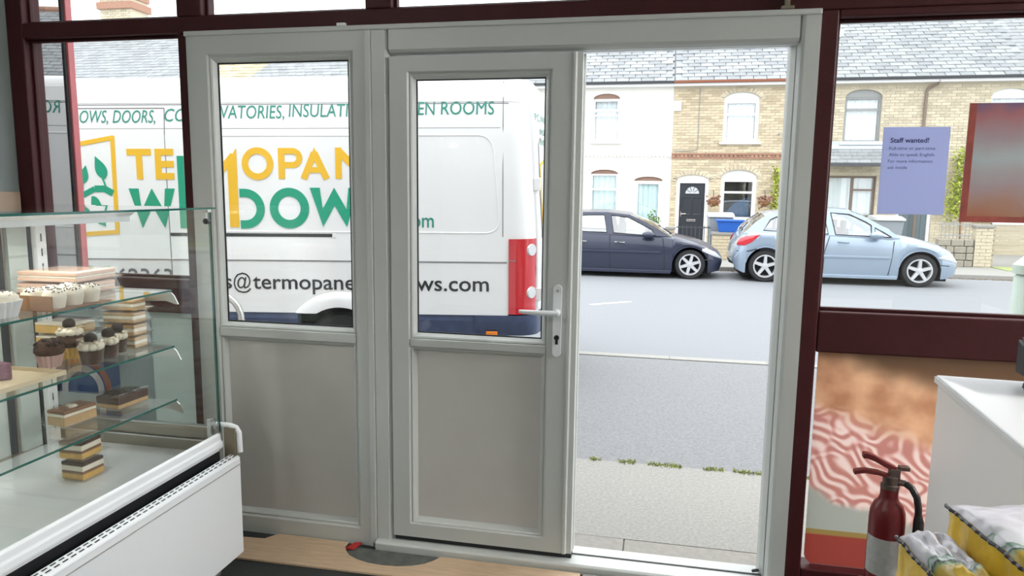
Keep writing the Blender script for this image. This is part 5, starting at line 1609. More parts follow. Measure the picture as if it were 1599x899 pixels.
def car(name, label, X0, L, W, y0, paint, P):
    """x runs rear to front, y across (0 = near side), z up from the road"""
    T = thing(name, label, 'car', (X0, y0, GZ))
    bot, belt, deck = P['bot'], P['belt'], P['deck']
    wheels, wr, ar = P['wheels'], P['wr'], P['ar']
    cab0, cab1 = P['cab']
    nose, tail = P['nose'], P['tail']
    def inset(x):
        d = 0.0
        if x > L - nose:
            t = min(1, (x - (L - nose)) / nose)
            d = max(d, 0.42 * (1 - math.sqrt(max(0, 1 - t * t))))
        if x < tail:
            t = min(1, (tail - x) / tail)
            d = max(d, 0.30 * (1 - math.sqrt(max(0, 1 - t * t))))
        return d
    xs = set([0, L])
    n = 64
    for k in range(n + 1):
        xs.add(L * k / n)
    for c in wheels:
        for k in range(17):
            xs.add(c + ar * math.cos(PI * k / 16))
        xs.add(c - ar - 0.001); xs.add(c + ar + 0.001)
    for k in range(10):
        xs.add(L - nose * (k / 10) ** 2); xs.add(tail * (k / 10) ** 2)
    xs = sorted(x for x in xs if 0 <= x <= L)
    prof = P['end']         # how the nose/tail are drawn in: list of (x, zlow)
    rings = []
    for x in xs:
        zb = lerp_path(bot, x)
        for c in wheels:
            if abs(x - c) <= ar:
                zb = max(zb, P['wz'] + math.sqrt(max(0, ar * ar - (x - c) ** 2)))
        zt = lerp_path(belt, x)
        zd = lerp_path(deck, x)
        zt = max(zt, zb + 0.02); zd = max(zd, zt)
        i = inset(x)
        zm = zb + (zt - zb) * 0.55
        half = [(0.035 + i, zb), (0.012 + i, zb + (zt - zb) * 0.2), (0.0 + i, zm), (0.018 + i, zb + (zt - zb) * 0.88), (0.05 + i, zt), (0.16 + i * 1.0, zt + (zd - zt) * 0.7), (W * 0.30 + i * 0.4, zt + (zd - zt) * 0.95), (W / 2, zd)]
        rings.append([(x, a, z) for a, z in half] + [(x, W - a, z) for a, z in reversed(half[:-1])])
    body = MB()
    body.loft(rings, closed=False, cap=False)
    nn = len(rings[0])
    body.f.append(tuple(range(nn)))
    body.f.append(tuple((len(rings) - 1) * nn + k for k in range(nn)))
    obj('body', body, paint, T, local=True, smooth=32)
    obj('underbody', MB().box(0.15, L - 0.2, 0.24, W - 0.24, 0.10, 0.52), M['well'], T, local=True)
    obj('interior', MB().box(cab0 + 0.25, cab1 - 0.75, 0.12, W - 0.12, 0.52, lerp_path(belt, (cab0 + cab1) / 2) - 0.005), M['carseat'], T, local=True)
    # greenhouse
    out, wins = P['green'], P['wins']
    zb0 = lerp_path(belt, (cab0 + cab1) / 2)
    lean = P['lean']
    def yside(x, z):
        return 0.045 + max(0, z - zb0) * lean + inset(min(max(x, tail), L - nose))
    g = MB()
    for s in (0, 1):
        loops = [out] + wins
        flat = [p for lp in loops for p in lp]
        tri = tessellate_polygon([[Vector((p[0], p[1], 0)) for p in lp] for lp in loops])
        g.add([(p[0], yside(*p) if s == 0 else W - yside(*p), p[1]) for p in flat], [tuple(t) for t in tri])
    gh = obj('pillars', g, paint, T, local=True)
    for s in (0, 1):
        for wp in wins:
            tri = tessellate_polygon([[Vector((p[0], p[1], 0)) for p in wp]])
            gl = obj('side_glass', MB().add([(p[0], (yside(*p) + 0.008) if s == 0 else W - yside(*p) - 0.008, p[1]) for p in wp], [tuple(t) for t in tri]), M['carglass'], T, local=True)
            if s == 0:
                obj('window_seal', MB().tube([(p[0], yside(*p) - 0.002, p[1]) for p in wp], 0.011, 5, closed=True), M['trimblack'], gl, local=True)
    top = P['top']
    def span(i0, i1):
        b = MB()
        for i in range(i0, i1):
            for k in range(8):
                vs = []
                for (x, z, q) in ((*top[i], k), (*top[i + 1], k), (*top[i + 1], k + 1), (*top[i], k + 1)):
                    t = q / 8
                    ya = yside(x, z)
                    y = ya + (W - 2 * ya) * t
                    cr = P['crown'] * (1 - (2 * t - 1) ** 2)
                    vs.append((x + (cr * 0.9 if x > L * 0.66 else 0), y, z + cr * (1 if z > zb0 + 0.1 else 0.3)))
                b.quad(*vs)
        return b
    a, c = P['rear_i'], P['front_i']
    obj('rear_glass', span(0, a), M['carglass'], T, local=True, smooth=40)
    obj('roof', span(a, c), paint, T, local=True, smooth=40)
    obj('windscreen', span(c, len(top) - 1), M['carglass'], T, local=True, smooth=40)
    # wheels: near pair and far pair
    for c_ in wheels:
        wheel(T, c_, 0.12, wr, wr, 0.18, P['spokes'], -1)
        wheel(T, c_, W - 0.12, wr, wr, 0.18, P['spokes'], 1)
        obj('arch_lip', MB().tube([(c_ + (ar + 0.006) * math.cos(PI * k / 20), 0.02 + inset(c_ + ar * math.cos(PI * k / 20)), P['wz'] + (ar + 0.006) * math.sin(PI * k / 20)) for k in range(1, 20)], 0.014, 6), paint, T, local=True, smooth=50)
    def sidey(x, z):
        zb, zt = lerp_path(bot, x), lerp_path(belt, x)
        t = (z - zb) / max(0.01, zt - zb)
        return inset(x) + (0.003 if 0.3 < t < 0.8 else 0.016)
    # shut lines
    for pl in P['seams']:
        obj('shut_line', MB().tube([(x, sidey(x, z) - 0.001, z) for x, z in pl], 0.006, 4), M['trimblack'], T, local=True)
    x0_, x1_, z_ = P['mould']
    obj('side_moulding', MB().box(x0_, x1_, -0.016, 0.006, z_ - 0.02, z_ + 0.02), P.get('mouldm', paint), T, local=True, bevel=0.006)
    for (hx, hz) in P['handles']:
        obj('door_handle', MB().tube([(hx, 0.012, hz), (hx + 0.03, -0.02, hz), (hx + 0.15, -0.02, hz - 0.006), (hx + 0.18, 0.012, hz - 0.008)], 0.014, 6), P.get('handlem', paint), T, local=True, smooth=50)
    mx, mz = P['mirror']
    for s, yy in ((1, -0.10), (-1, W + 0.10)):
        obj('door_mirror', MB().blob((mx, yy, mz), 0.12, 0.085, 0.065, 12, 8).box(mx - 0.03, mx + 0.07, min(yy, yy + s * 0.16), max(yy, yy + s * 0.16), mz - 0.06, mz - 0.025), P.get('mirrorm', paint), T, local=True, smooth=50)
    def patch(nm, lo, hi, m, off):
        """lamp lens that follows the body: lo, hi are (x, z) edges over the same x range"""
        for s_ in (0, 1):
            b = MB()
            n_ = 14
            x0_, x1_ = lo[0][0], lo[-1][0]
            rs = []
            for k in range(n_ + 1):
                x = x0_ + (x1_ - x0_) * k / n_
                zl, zh = lerp_path(lo, x), lerp_path(hi, x)
                zh = max(zh, zl + 0.002)
                r = []
                for q in range(5):
                    z = zl + (zh - zl) * q / 4
                    y = inset(x) + 0.002 - off * (1 if 0 < q < 4 else 0.3) + (0.02 if q == 4 else 0)
                    r.append((x, y if s_ == 0 else W - y, z))
                yb_ = inset(x) + 0.05
                r += [(x, yb_ if s_ == 0 else W - yb_, zh), (x, yb_ if s_ == 0 else W - yb_, zl)]
                rs.append(r)
            b.loft(rs)
            obj(nm, b, m, T, local=True, smooth=50)
    patch('headlamp', P['head'][0], P['head'][1], M['lampclear'], 0.012)
    patch('tail_lamp', P['taillamp'][0], P['taillamp'][1], M['lampred'], 0.016)
    obj('sill_trim', MB().box(wheels[0] + ar + 0.02, wheels[1] - ar - 0.02, -0.004, 0.05, lerp_path(bot, L / 2) - 0.03, lerp_path(bot, L / 2) + 0.03), P.get('sillm', paint), T, local=True, bevel=0.008)
    for bx in P['bumpers']:
        obj('bumper_line', MB().tube([(x, inset(x) - 0.001, z) for x, z in bx], 0.008, 4), M['trimblack'], T, local=True)
    for zc in (cab0 + 0.75, cab0 + 1.65):
        for yy in (W * 0.28, W * 0.72):
            obj('seat', MB().box(zc, zc + 0.12, yy - 0.2, yy + 0.2, 0.55, 1.0).box(zc + 0.02, zc + 0.1, yy - 0.1, yy + 0.1, 1.0, 1.13), M['carseat'], T, local=True, bevel=0.03)
    return T

# silver blue hatchback: x from world 1.36 to 5.18
M['silver'] = mat('silver_blue_paint', (0.30, 0.375, 0.47), 0.28, 0.35, coat=0.8)
s = 1.36
car('silver_car', 'silver blue hatchback parked facing right across the road', s, 3.83, 1.62, 13.5, M['silver'], dict(
    bot=[(0, 0.34), (0.05, 0.22), (0.18, 0.16), (0.9, 0.155), (3.0, 0.155), (3.55, 0.15), (3.75, 0.20), (3.83, 0.32)],
    belt=[(0, 0.45), (0.03, 0.62), (0.12, 0.78), (0.22, 0.90), (1.7, 0.87), (2.72, 0.82), (3.1, 0.76), (3.45, 0.67), (3.70, 0.56), (3.83, 0.42)],
    deck=[(0, 0.48), (0.03, 0.64), (0.12, 0.80), (0.22, 0.92), (1.7, 0.89), (2.72, 0.93), (3.1, 0.855), (3.45, 0.76), (3.70, 0.64), (3.83, 0.47)],
    wheels=[0.56, 3.13], wr=0.290, ar=0.345, wz=0.290, cab=(0.22, 2.9), nose=0.62, tail=0.30, end=None, lean=0.34, crown=0.05, spokes=5,
    green=[(0.16, 0.88), (0.36, 1.08), (0.52, 1.19), (0.66, 1.235), (1.1, 1.305), (1.6, 1.325), (1.98, 1.30), (2.18, 1.225), (2.40, 1.10), (2.62, 0.975), (2.80, 0.845), (2.6, 0.81), (1.5, 0.85)],
    wins=[[(0.50, 0.94), (0.62, 1.13), (0.72, 1.18), (0.86, 1.205), (0.86, 0.92)], [(0.93, 0.92), (0.93, 1.215), (1.2, 1.265), (1.52, 1.275), (1.60, 0.895)], [(1.72, 0.89), (1.64, 1.272), (1.95, 1.248), (2.22, 1.12), (2.31, 1.062), (2.31, 0.875)], [(2.37, 0.875), (2.37, 1.025), (2.50, 0.95), (2.64, 0.865), (2.60, 0.862)]],
    top=[(0.16, 0.88), (0.36, 1.08), (0.52, 1.19), (0.66, 1.235), (1.1, 1.305), (1.6, 1.325), (1.98, 1.30), (2.18, 1.225), (2.40, 1.10), (2.62, 0.975), (2.80, 0.845)], rear_i=2, front_i=6,
    seams=[[(1.62, 0.86), (1.55, 0.6), (1.54, 0.2)], [(2.68, 0.80), (2.66, 0.5), (2.62, 0.2)], [(0.93, 0.87), (0.90, 0.62)]],
    mould=(1.0, 2.62, 0.505), handles=[(1.76, 0.765), (1.10, 0.79)], mirror=(2.36, 0.90),
    head=([(3.40, 0.515), (3.60, 0.475), (3.82, 0.405)], [(3.40, 0.52), (3.50, 0.575), (3.66, 0.55), (3.82, 0.44)]), taillamp=([(0.055, 0.66), (0.18, 0.655), (0.30, 0.72), (0.44, 0.855)], [(0.055, 0.70), (0.10, 0.79), (0.20, 0.83), (0.44, 0.865)]),
    bumpers=[[(0.06, 0.55), (0.25, 0.56), (0.4, 0.60)], [(3.45, 0.40), (3.6, 0.385), (3.8, 0.34)]]))
# dark blue hatchback: x from world -2.62 to 1.19
M['navy'] = mat('dark_blue_paint', (0.026, 0.031, 0.060), 0.3, 0.2, coat=0.45)
car('dark_car', 'dark blue hatchback parked facing right in front of the white house', -2.62, 3.81, 1.60, 13.5, M['navy'], dict(
    bot=[(0, 0.34), (0.05, 0.2), (0.2, 0.145), (1.0, 0.125), (2.8, 0.125), (3.55, 0.12), (3.75, 0.16), (3.81, 0.30)],
    belt=[(0, 0.45), (0.03, 0.62), (0.10, 0.76), (0.20, 0.82), (1.7, 0.80), (2.66, 0.765), (3.0, 0.72), (3.35, 0.645), (3.62, 0.55), (3.75, 0.45), (3.81, 0.36)],
    deck=[(0, 0.48), (0.03, 0.65), (0.10, 0.79), (0.20, 0.85), (1.7, 0.82), (2.66, 0.82), (2.95, 0.80), (3.30, 0.725), (3.58, 0.62), (3.77, 0.49), (3.81, 0.38)],
    wheels=[0.72, 3.21], wr=0.275, ar=0.325, wz=0.275, cab=(0.2, 2.85), nose=0.60, tail=0.28, end=None, lean=0.34, crown=0.045, spokes=6,
    green=[(0.14, 0.80), (0.30, 1.0), (0.48, 1.12), (0.66, 1.17), (1.1, 1.205), (1.65, 1.212), (2.08, 1.17), (2.36, 1.05), (2.60, 0.92), (2.86, 0.775), (2.6, 0.76), (1.5, 0.79)],
    wins=[[(0.50, 0.87), (0.60, 1.06), (0.72, 1.10), (0.86, 1.12), (0.86, 0.85)], [(0.95, 0.85), (0.95, 1.13), (1.3, 1.155), (1.60, 1.160), (1.66, 0.835)], [(1.79, 0.83), (1.73, 1.158), (2.05, 1.125), (2.30, 1.005), (2.50, 0.90), (2.55, 0.80), (2.52, 0.79)]],
    top=[(0.14, 0.80), (0.30, 1.0), (0.48, 1.12), (0.66, 1.17), (1.1, 1.205), (1.65, 1.212), (2.08, 1.17), (2.36, 1.05), (2.60, 0.92), (2.86, 0.775)], rear_i=2, front_i=6,
    seams=[[(1.72, 0.8), (1.73, 0.5), (1.74, 0.16)], [(2.70, 0.76), (2.74, 0.5), (2.75, 0.16)], [(0.98, 0.80), (1.02, 0.55)]],
    mould=(1.0, 2.68, 0.485), handles=[(1.82, 0.665), (1.1, 0.67)], mirror=(2.44, 0.815),
    head=([(3.42, 0.53), (3.58, 0.46), (3.79, 0.375)], [(3.42, 0.58), (3.50, 0.585), (3.66, 0.515), (3.79, 0.40)]), taillamp=([(0.04, 0.55), (0.24, 0.58)], [(0.04, 0.70), (0.24, 0.80)]),
    bumpers=[[(3.45, 0.37), (3.6, 0.36), (3.79, 0.33)]], handlem=M['chrome']))

# ------------------------------------------------------------------ the white van
TH = R(8.0)
VN = Vector((-math.sin(TH), math.cos(TH), 0)) * 5.4
VL, VW = 6.95, 1.95
V = thing('van', 'white panel van with yellow and green lettering parked outside the shop', 'van', (VN.x, VN.y, GZ + 0.0185), rotz=TH)
TILT = R(0.53)      # the footway falls towards the van's front
V.rotation_euler = (0, -TILT, TH)
M['vanwhite'] = mat('white_van_paint', (0.84, 0.85, 0.86), 0.3, coat=0.5)
M['cladding'] = mat('dark_cladding', (0.05, 0.07, 0.14), 0.3, var=0.2, scale=12)  # black plastic with the blue of reflected sky put into its colour
M['seamgrey'] = mat('panel_seam', (0.22, 0.22, 0.23), 0.6)
M['vgreen'] = mat('green_vinyl', (0.0, 0.34, 0.20), 0.4)
M['vteal'] = mat('teal_vinyl', (0.02, 0.26, 0.20), 0.4)
M['vyellow'] = mat('yellow_vinyl', (0.86, 0.50, 0.02), 0.4)
M['vblack'] = mat('black_vinyl', (0.022, 0.025, 0.03), 0.4)
M['vgrey'] = mat('grey_vinyl', (0.16, 0.16, 0.18), 0.4)
XR = -0.155                       # rear face; x is 0 near the rear corner, negative forward
XFR = XR - VL
G = -GZ                          # drawing heights are above the shop floor; the van's own z is above the road
def bowed(y):
    return 0.13 * math.sin(PI * min(1, max(0, (y - 0.14) / (VW - 0.28)))) ** 0.8
def ringz(z, ins, xf, xr, rc_r, rc_f, bow=True):
    """rounded rectangle in plan at height z: near side y = ins, far side y = VW-ins"""
    pts = []
    def corner(cx, cy, r, a0, n=6):
        for k in range(n + 1):
            a = R(a0 + 90 * k / n)
            pts.append((cx + r * math.cos(a), cy + r * math.sin(a), z))
    corner(xr - rc_r, ins + rc_r, rc_r, -90)          # rear near
    if bow:
        for k in range(1, 12):
            y = ins + rc_r + (VW - 2 * ins - 2 * rc_r) * k / 12
            pts.append((xr + bowed(y), y, z))
    corner(xr - rc_r, VW - ins - rc_r, rc_r, 0)       # rear far
    corner(xf + rc_f, VW - ins - rc_f, rc_f, 90)      # front far
    corner(xf + rc_f, ins + rc_f, rc_f, 180)          # front near
    return pts
def frontx(z):
    return XFR + lerp_path([(0, 0.02), (0.5, 0.0), (0.95, 0.05), (1.15, 0.25), (1.3, 0.85), (2.1, 1.55), (2.35, 1.75), (2.6, 2.4)], z)
def rearx(z):
    return XR - lerp_path([(0, 0.0), (1.2, 0.0), (2.1, 0.05), (2.36, 0.09), (2.45, 0.16), (2.6, 0.45)], z)
lv = []
for z, i in ((0.98 + G, 0.0), (1.16 + G, 0.0), (1.17 + G, 0.0), (1.55 + G, 0.0), (1.925 + G, 0.004), (1.99 + G, 0.010), (2.165 + G, 0.026), (2.172 + G, 0.034), (2.18 + G, 0.028), (2.29 + G, 0.045), (2.296 + G, 0.058), (2.304 + G, 0.060), (2.345 + G, 0.085), (2.372 + G, 0.13), (2.40 + G, 0.25), (2.43 + G, 0.45), (2.445 + G, 0.75)):
    lv.append((z, i))
rings = [ringz(z, i, frontx(z), rearx(z), 0.16, 0.35 if z < 2.45 else 0.18) for z, i in lv]
obj('upper_body', MB().loft(rings), M['vanwhite'], V, local=True, smooth=30)
# lower body: flat sides with wheel arches, closed by front, rear and top
WX = [-6.0, -1.675]
WZ, WR_, AR = 0.31, 0.31, 0.355
def lower_side(y0, y1):
    pts = [(XFR + 0.30, 0.52 + G)]
    for c in WX:
        zb = 0.565 + G - 0.0
        a0 = math.acos(min(1, (zb - WZ) / AR))
        for k in range(13):
            a = PI / 2 + a0 - 2 * a0 * k / 12
            pts.append((c + AR * math.cos(a), WZ + AR * math.sin(a)))
    pts[0] = (XFR + 0.30, 0.565 + G)
    pts += [(-0.36, 0.565 + G), (-0.36, 0.979 + G), (XFR + 0.40, 0.979 + G)]
    return MB().prism(pts, 'y', y0, y1)
obj('side_panel', lower_side(0.0, 0.03), M['vanwhite'], V, local=True)
obj('side_panel', lower_side(VW - 0.03, VW), M['vanwhite'], V, local=True)
lr = [ringz(z, 0.0, XR - 0.50, XR, 0.16, 0.01) for z in (0.575 + G, 0.98 + G)]
obj('rear_corner', MB().loft([[(max(p[0], -0.359) if p[0] < -0.359 else p[0], p[1], p[2]) for p in r] for r in lr]), M['vanwhite'], V, local=True, smooth=40)
lf = [ringz(z, 0.0, XFR + fx, XFR + 0.5, 0.02, 0.3) for z, fx in ((0.60 + G, 0.0), (0.8 + G, 0.02), (0.98 + G, 0.05))]
obj('front_corner', MB().loft(lf), M['vanwhite'], V, local=True, smooth=40)
obj('underbody', MB().box(XFR + 0.45, XR - 0.3, 0.30, VW - 0.30, 0.22, 0.97 + G), M['well'], V, local=True)
for x0, x1 in ((XFR + 0.42, WX[0] - AR + 0.01), (WX[0] + AR - 0.01, WX[1] - AR + 0.01), (WX[1] + AR - 0.01, -0.36)):
    if x1 - x0 > 0.05:
        obj('sill_cladding', MB().prism([(0.012, 0.564 + G), (0.004, 0.52 + G), (0.03, 0.38 + G), (0.08, 0.36 + G), (0.08, 0.564 + G)], 'x', x0, x1), M['cladding'], V, local=True)
        obj('sill_cladding', MB().box(x0, x1, VW - 0.08, VW - 0.01, 0.36 + G, 0.564 + G), M['cladding'], V, local=True)
bp = [ringz(z, ins, XFR - 0.02, XR + 0.03, 0.16, 0.34) for z, ins in ((0.40 + G, 0.04), (0.46 + G, 0.0), (0.565 + G, -0.006))]
def cut(rs, lo, hi):
    return [[(min(max(p[0], lo), hi), p[1], p[2]) for p in r] for r in rs]
rb = obj('rear_bumper', MB().loft(cut(bp, -0.62, 9)), M['cladding'], V, local=True, smooth=40)
obj('front_bumper', MB().loft(cut(bp, -99, XFR + 0.40)), M['cladding'], V, local=True, smooth=40)
for c in WX:
    for y, sd_ in ((0.135, -1), (VW - 0.135, 1)):
        wheel(V, c, y, WR_ - c * math.sin(TILT) - 0.0185, WR_, 0.22, 8, sd_, 0.62, M['galv'])
    b = MB()
    zb = 0.565 + G
    n = 20
    ro, ri = 0.475, AR
    a0 = math.asin((zb - WZ) / ro); a1 = math.asin((zb - WZ) / ri)
    sec = []
    for k in range(n + 1):
        t = k / n
        ao = a0 + (PI - 2 * a0) * t; ai = a1 + (PI - 2 * a1) * t
        po = (c + ro * math.cos(ao), WZ + ro * math.sin(ao)); pi_ = (c + ri * math.cos(ai), WZ + ri * math.sin(ai))
        mid = ((po[0] + pi_[0]) / 2, (po[1] + pi_[1]) / 2)
        sec.append([(po[0], 0.0, po[1]), (po[0] * 0.85 + pi_[0] * 0.15, -0.022, po[1] * 0.85 + pi_[1] * 0.15), (mid[0], -0.034, mid[1]), (pi_[0], -0.030, pi_[1]), (pi_[0], 0.03, pi_[1])])
    obj('wheel_arch', MB().loft(sec, closed=False, cap=False), M['vanwhite'], V, local=True, smooth=50)
# seams, rail and pressed panel
def line(pts, r=0.004, m=None, nm='panel_seam'):
    return obj(nm, MB().tube(pts, r, 5), m or M['seamgrey'], V, local=True)
def yin(z):
    return lerp_path(lv_pts, z + G)
lv_pts = [(z, i) for z, i in lv]
line([(XFR + 1.2, yin(2.165) + 0.002, 2.165 + G), (-0.36, yin(2.165) + 0.002, 2.165 + G)], 0.004)
line([(-5.2, yin(1.99) + 0.001, 1.985 + G), (-0.42, yin(1.99) + 0.001, 1.985 + G)], 0.003)
line([(XFR + 0.5, 0.0, 0.975 + G), (-0.37, 0.0, 0.975 + G)], 0.006)
for x in (-3.015, -4.35):
    line([(x, yin(z) + 0.001, z + G) for z in (2.14, 1.95, 1.6, 1.2, 0.98, 0.58)], 0.0045)
line([(-4.35, yin(2.14), 2.14 + G), (-3.015, yin(2.14), 2.14 + G)], 0.004)
line([(-0.40, yin(z) + 0.001, z + G) for z in (2.33, 2.2, 2.0, 1.6, 1.17)], 0.0045)
obj('sliding_rail', MB().box(-3.01, -1.72, -0.004, 0.01, 1.160 + G, 1.186 + G), M['trimblack'], V, local=True, bevel=0.003, label='dark sliding door rail')
obj('rail_cover', MB().box(-1.72, -1.69, -0.006, 0.01, 1.155 + G, 1.190 + G), M['vanwhite'], V, local=True, bevel=0.003)
def rrect(x0, x1, z0, z1, r, lean=0.0):
    pts = []
    for cx, cz, a0 in ((x1 - r, z1 - r, 0), (x0 + r, z1 - r, 90), (x0 + r, z0 + r, 180), (x1 - r, z0 + r, 270)):
        for k in range(6):
            a = R(a0 + 90 * k / 5)
            x, z = cx + r * math.cos(a), cz + r * math.sin(a)
            pts.append((x - lean * (z - z0) / (z1 - z0) * (1 if x > (x0 + x1) / 2 else 0), z))
    return pts
for nm, (x0, x1, z0, z1, lean) in (('pressed_panel', (-2.80, -0.42, 1.20, 1.93, 0.06)),):
    pts = rrect(x0, x1, z0, z1, 0.10, lean)
    obj(nm, MB().tube([(x, yin(z) + 0.002, z + G) for x, z in pts], 0.007, 6, closed=True), M['vanwhite'], V, local=True, smooth=60)
# cab window and windscreen (hidden from the shop by the corner post, built so the van is whole)
b = MB()
pl = [(-6.35, 1.28), (-5.62, 1.28), (-5.62, 1.90), (-5.85, 1.92)]
tri = tessellate_polygon([[Vector((p[0], p[1], 0)) for p in pl]])
for yy, s_ in ((-0.004, 1), (VW + 0.004, -1)):
    b.add([(x, yy + s_ * yin(z), z + G) for x, z in pl], [tuple(t) for t in tri])
obj('cab_window', b, M['black'], V, local=True)
obj('windscreen', MB().quad((frontx(1.36) - 0.012, 0.3, 1.36), (frontx(1.36) - 0.012, VW - 0.3, 1.36), (frontx(2.1) - 0.012, VW - 0.32, 2.1), (frontx(2.1) - 0.012, 0.32, 2.1)), M['black'], V, local=True)
obj('door_mirror', MB().box(-6.05, -5.90, -0.24, -0.05, 1.45, 1.80), M['trimblack'], V, local=True, bevel=0.04)
# rear lamp round the corner, rear doors
def lamp_part(nm, z0, z1, m, off, a0=-90, a1=-8, x_side=-0.355, parent=V):
    b = MB()
    rs = []
    rc = 0.16
    for z in (z0 + G, (z0 + z1) / 2 + G, z1 + G):
        r_ = [(x_side, -off, z)]
        for k in range(9):
            a = R(a0 + (a1 - a0) * k / 8)
            r_.append((rearx(z) - rc + (rc + off) * math.cos(a), rc + (rc + off) * math.sin(a), z))
        rs.append(r_)
    b.loft(rs, closed=False, cap=False)
    return obj(nm, b, m, parent, local=True, smooth=60)
tl_ = lamp_part('tail_lamp', 0.575, 1.155, M['lampred'], 0.010)
def lamp_disc(z, nm):
    a = R(-38); rc = 0.165
    p = Vector((rearx(z + G) - 0.16 + rc * math.cos(a), 0.16 + rc * math.sin(a), z + G))
    nn_ = Vector((math.cos(a), math.sin(a), 0)); u = Vector((-math.sin(a), math.cos(a), 0))
    b = MB()
    vs = [p + nn_ * 0.012 + (u * math.cos(2 * PI * k / 18) + Vector((0, 0, 1)) * math.sin(2 * PI * k / 18)) * 0.045 for k in range(18)]
    vb = [p - nn_ * 0.02 + (u * math.cos(2 * PI * k / 18) + Vector((0, 0, 1)) * math.sin(2 * PI * k / 18)) * 0.055 for k in range(18)]
    b.loft([vb, vs])
    obj(nm, b, M['lampclear'], tl_, local=True)
lamp_disc(1.07, 'reversing_lens'); lamp_disc(0.74, 'indicator_lens')
obj('lamp_divider', MB().box(-0.355, -0.30, -0.0125, -0.008, 0.985 + G, 0.992 + G), M['seamgrey'], tl_, local=True)
for y0, y1 in ((0.17, VW / 2 - 0.004), (VW / 2 + 0.004, VW - 0.17)):
    rs = []
    for z in (0.60 + G, 0.9 + G, 1.2 + G, 1.6 + G, 2.0 + G, 2.27 + G):
        ys_ = [y0 + (y1 - y0) * k / 8 for k in range(9)]
        rs.append([(rearx(z) + bowed(y) + 0.007, y, z) for y in ys_] + [(rearx(z) + bowed(y) - 0.03, y, z) for y in reversed(ys_)])
    rd_ = obj('rear_door', MB().loft(rs), M['vanwhite'], V, local=True, smooth=40)
    for z in (0.66, 1.52):
        yy = y0 - 0.01 if y0 < 0.5 else y1 - 0.04
        obj('door_hinge', MB().box(rearx(z) + bowed(yy + 0.025) - 0.02, rearx(z) + bowed(yy + 0.025) + 0.035, yy, yy + 0.05, z + G, z + 0.10 + G), M['vanwhite'], rd_, local=True, bevel=0.006)
    if y0 < 0.5:
        obj('door_recess', MB().tube([(rearx(z + G) + bowed(y) + 0.008, y, z + G) for y, z in ((0.27, 1.15), (0.26, 1.5), (0.28, 1.88), (0.33, 1.93), (0.88, 1.94))], 0.005, 5), M['seamgrey'], rd_, local=True)
def rear_text(s_, y0, z, wd, cap, m, bold=0.0):
    me = text_mesh('rear_lettering', s_, m, wd, cap, bold=bold)
    for v in me.vertices:
        v.co = Vector((rearx(z + G + v.co.z) + bowed(y0 + v.co.x) + 0.0085, y0 + v.co.x, z + G + v.co.z))
    o = bpy.data.objects.new('rear_lettering', me); C.objects.link(o); o.parent = V
rear_text('P.C. WINDOWS', 0.24, 2.06, 0.64, 0.06, M['vteal'])
rear_text('INSULAT', 0.34, 1.96, 0.40, 0.05, M['vteal'])
rear_text('INSUL', 0.34, 1.88, 0.30, 0.05, M['vteal'])
b = MB()
for q0, q1 in (((0.30, 1.72), (0.52, 1.78)), ((0.52, 1.78), (0.52, 1.20)), ((0.52, 1.20), (0.30, 1.26)), ((0.30, 1.26), (0.30, 1.72))):
    bb = MB(); stroke(bb, q0, q1, 0.022, 0, 0.002)
    b.add([(rearx(p[2] + G) + bowed(p[0]) + 0.0085 + p[1], p[0], p[2] + G) for p in bb.v], bb.f)
obj('rear_logo', b, M['vyellow'], V, local=True)
obj('plate_panel', MB().hexa([(XR + 0.036 + bowed(y), y, z) for z in (0.42 + G, 0.555 + G) for y in (0.30, 0.40)][0:2] + [(XR + 0.030 + bowed(0.40), 0.40, 0.42 + G), (XR + 0.030 + bowed(0.30), 0.30, 0.42 + G)] + [(XR + 0.036 + bowed(y), y, 0.555 + G) for y in (0.30, 0.40)] + [(XR + 0.030 + bowed(0.40), 0.40, 0.555 + G), (XR + 0.030 + bowed(0.30), 0.30, 0.555 + G)]), M['vyellow'], rb, local=True, label='yellow reflector plate')
obj('side_marker', MB().box(-0.53, -0.44, -0.012, 0.0, 0.405 + G, 0.44 + G), mat('amber_lens', (0.8, 0.22, 0.01), 0.25, coat=0.5), rb, local=True, bevel=0.008, label='amber side marker')

# lettering on the near side
def side_text(s_, x, z, wd, cap, m, shear=0.0, bold=0.0, y=None):
    me = text_mesh('lettering', s_, m, wd, cap, shear, bold)
    for v in me.vertices:
        zz = z + v.co.z
        v.co = Vector((x + v.co.x, (yin(zz) if y is None else y) - 0.003, zz + G))
    o = bpy.data.objects.new('lettering', me); C.objects.link(o); o.parent = V
    return o
side_text('WINDOWS, DOORS,', -3.958, 2.030, 0.872, 0.100, M['vteal'], 0.22)
side_text('CONSER', -3.012, 2.040, 0.445, 0.100, M['vteal'], 0.22)
side_text('VATORIES,', -2.570, 2.060, 0.50, 0.102, M['vteal'], 0.10)
side_text('INSULATION,', -2.035, 2.070, 0.66, 0.102, M['vteal'], 0.08)
side_text('GARDEN', -1.345, 2.082, 0.43, 0.100, M['vteal'], 0.04)
side_text('ROOMS', -0.868, 2.084, 0.40, 0.100, M['vteal'], 0.04)
side_text('sales', -2.90, 0.752, 0.365, 0.122, M['vblack'], 0, 0.010)
side_text('@', -2.522, 0.752, 0.142, 0.125, M['vblack'], 0, 0.0)
side_text('termopane', -2.366, 0.752, 0.815, 0.122, M['vblack'], 0, 0.010)
side_text('windows.com', -1.532, 0.752, 1.025, 0.122, M['vblack'], 0, 0.010)
side_text('01223 862363', -4.10, 0.772, 1.09, 0.135, M['vgrey'], 0, 0.008)
side_text('.com', -1.185, 1.240, 0.257, 0.115, M['vteal'], 0, 0.006)
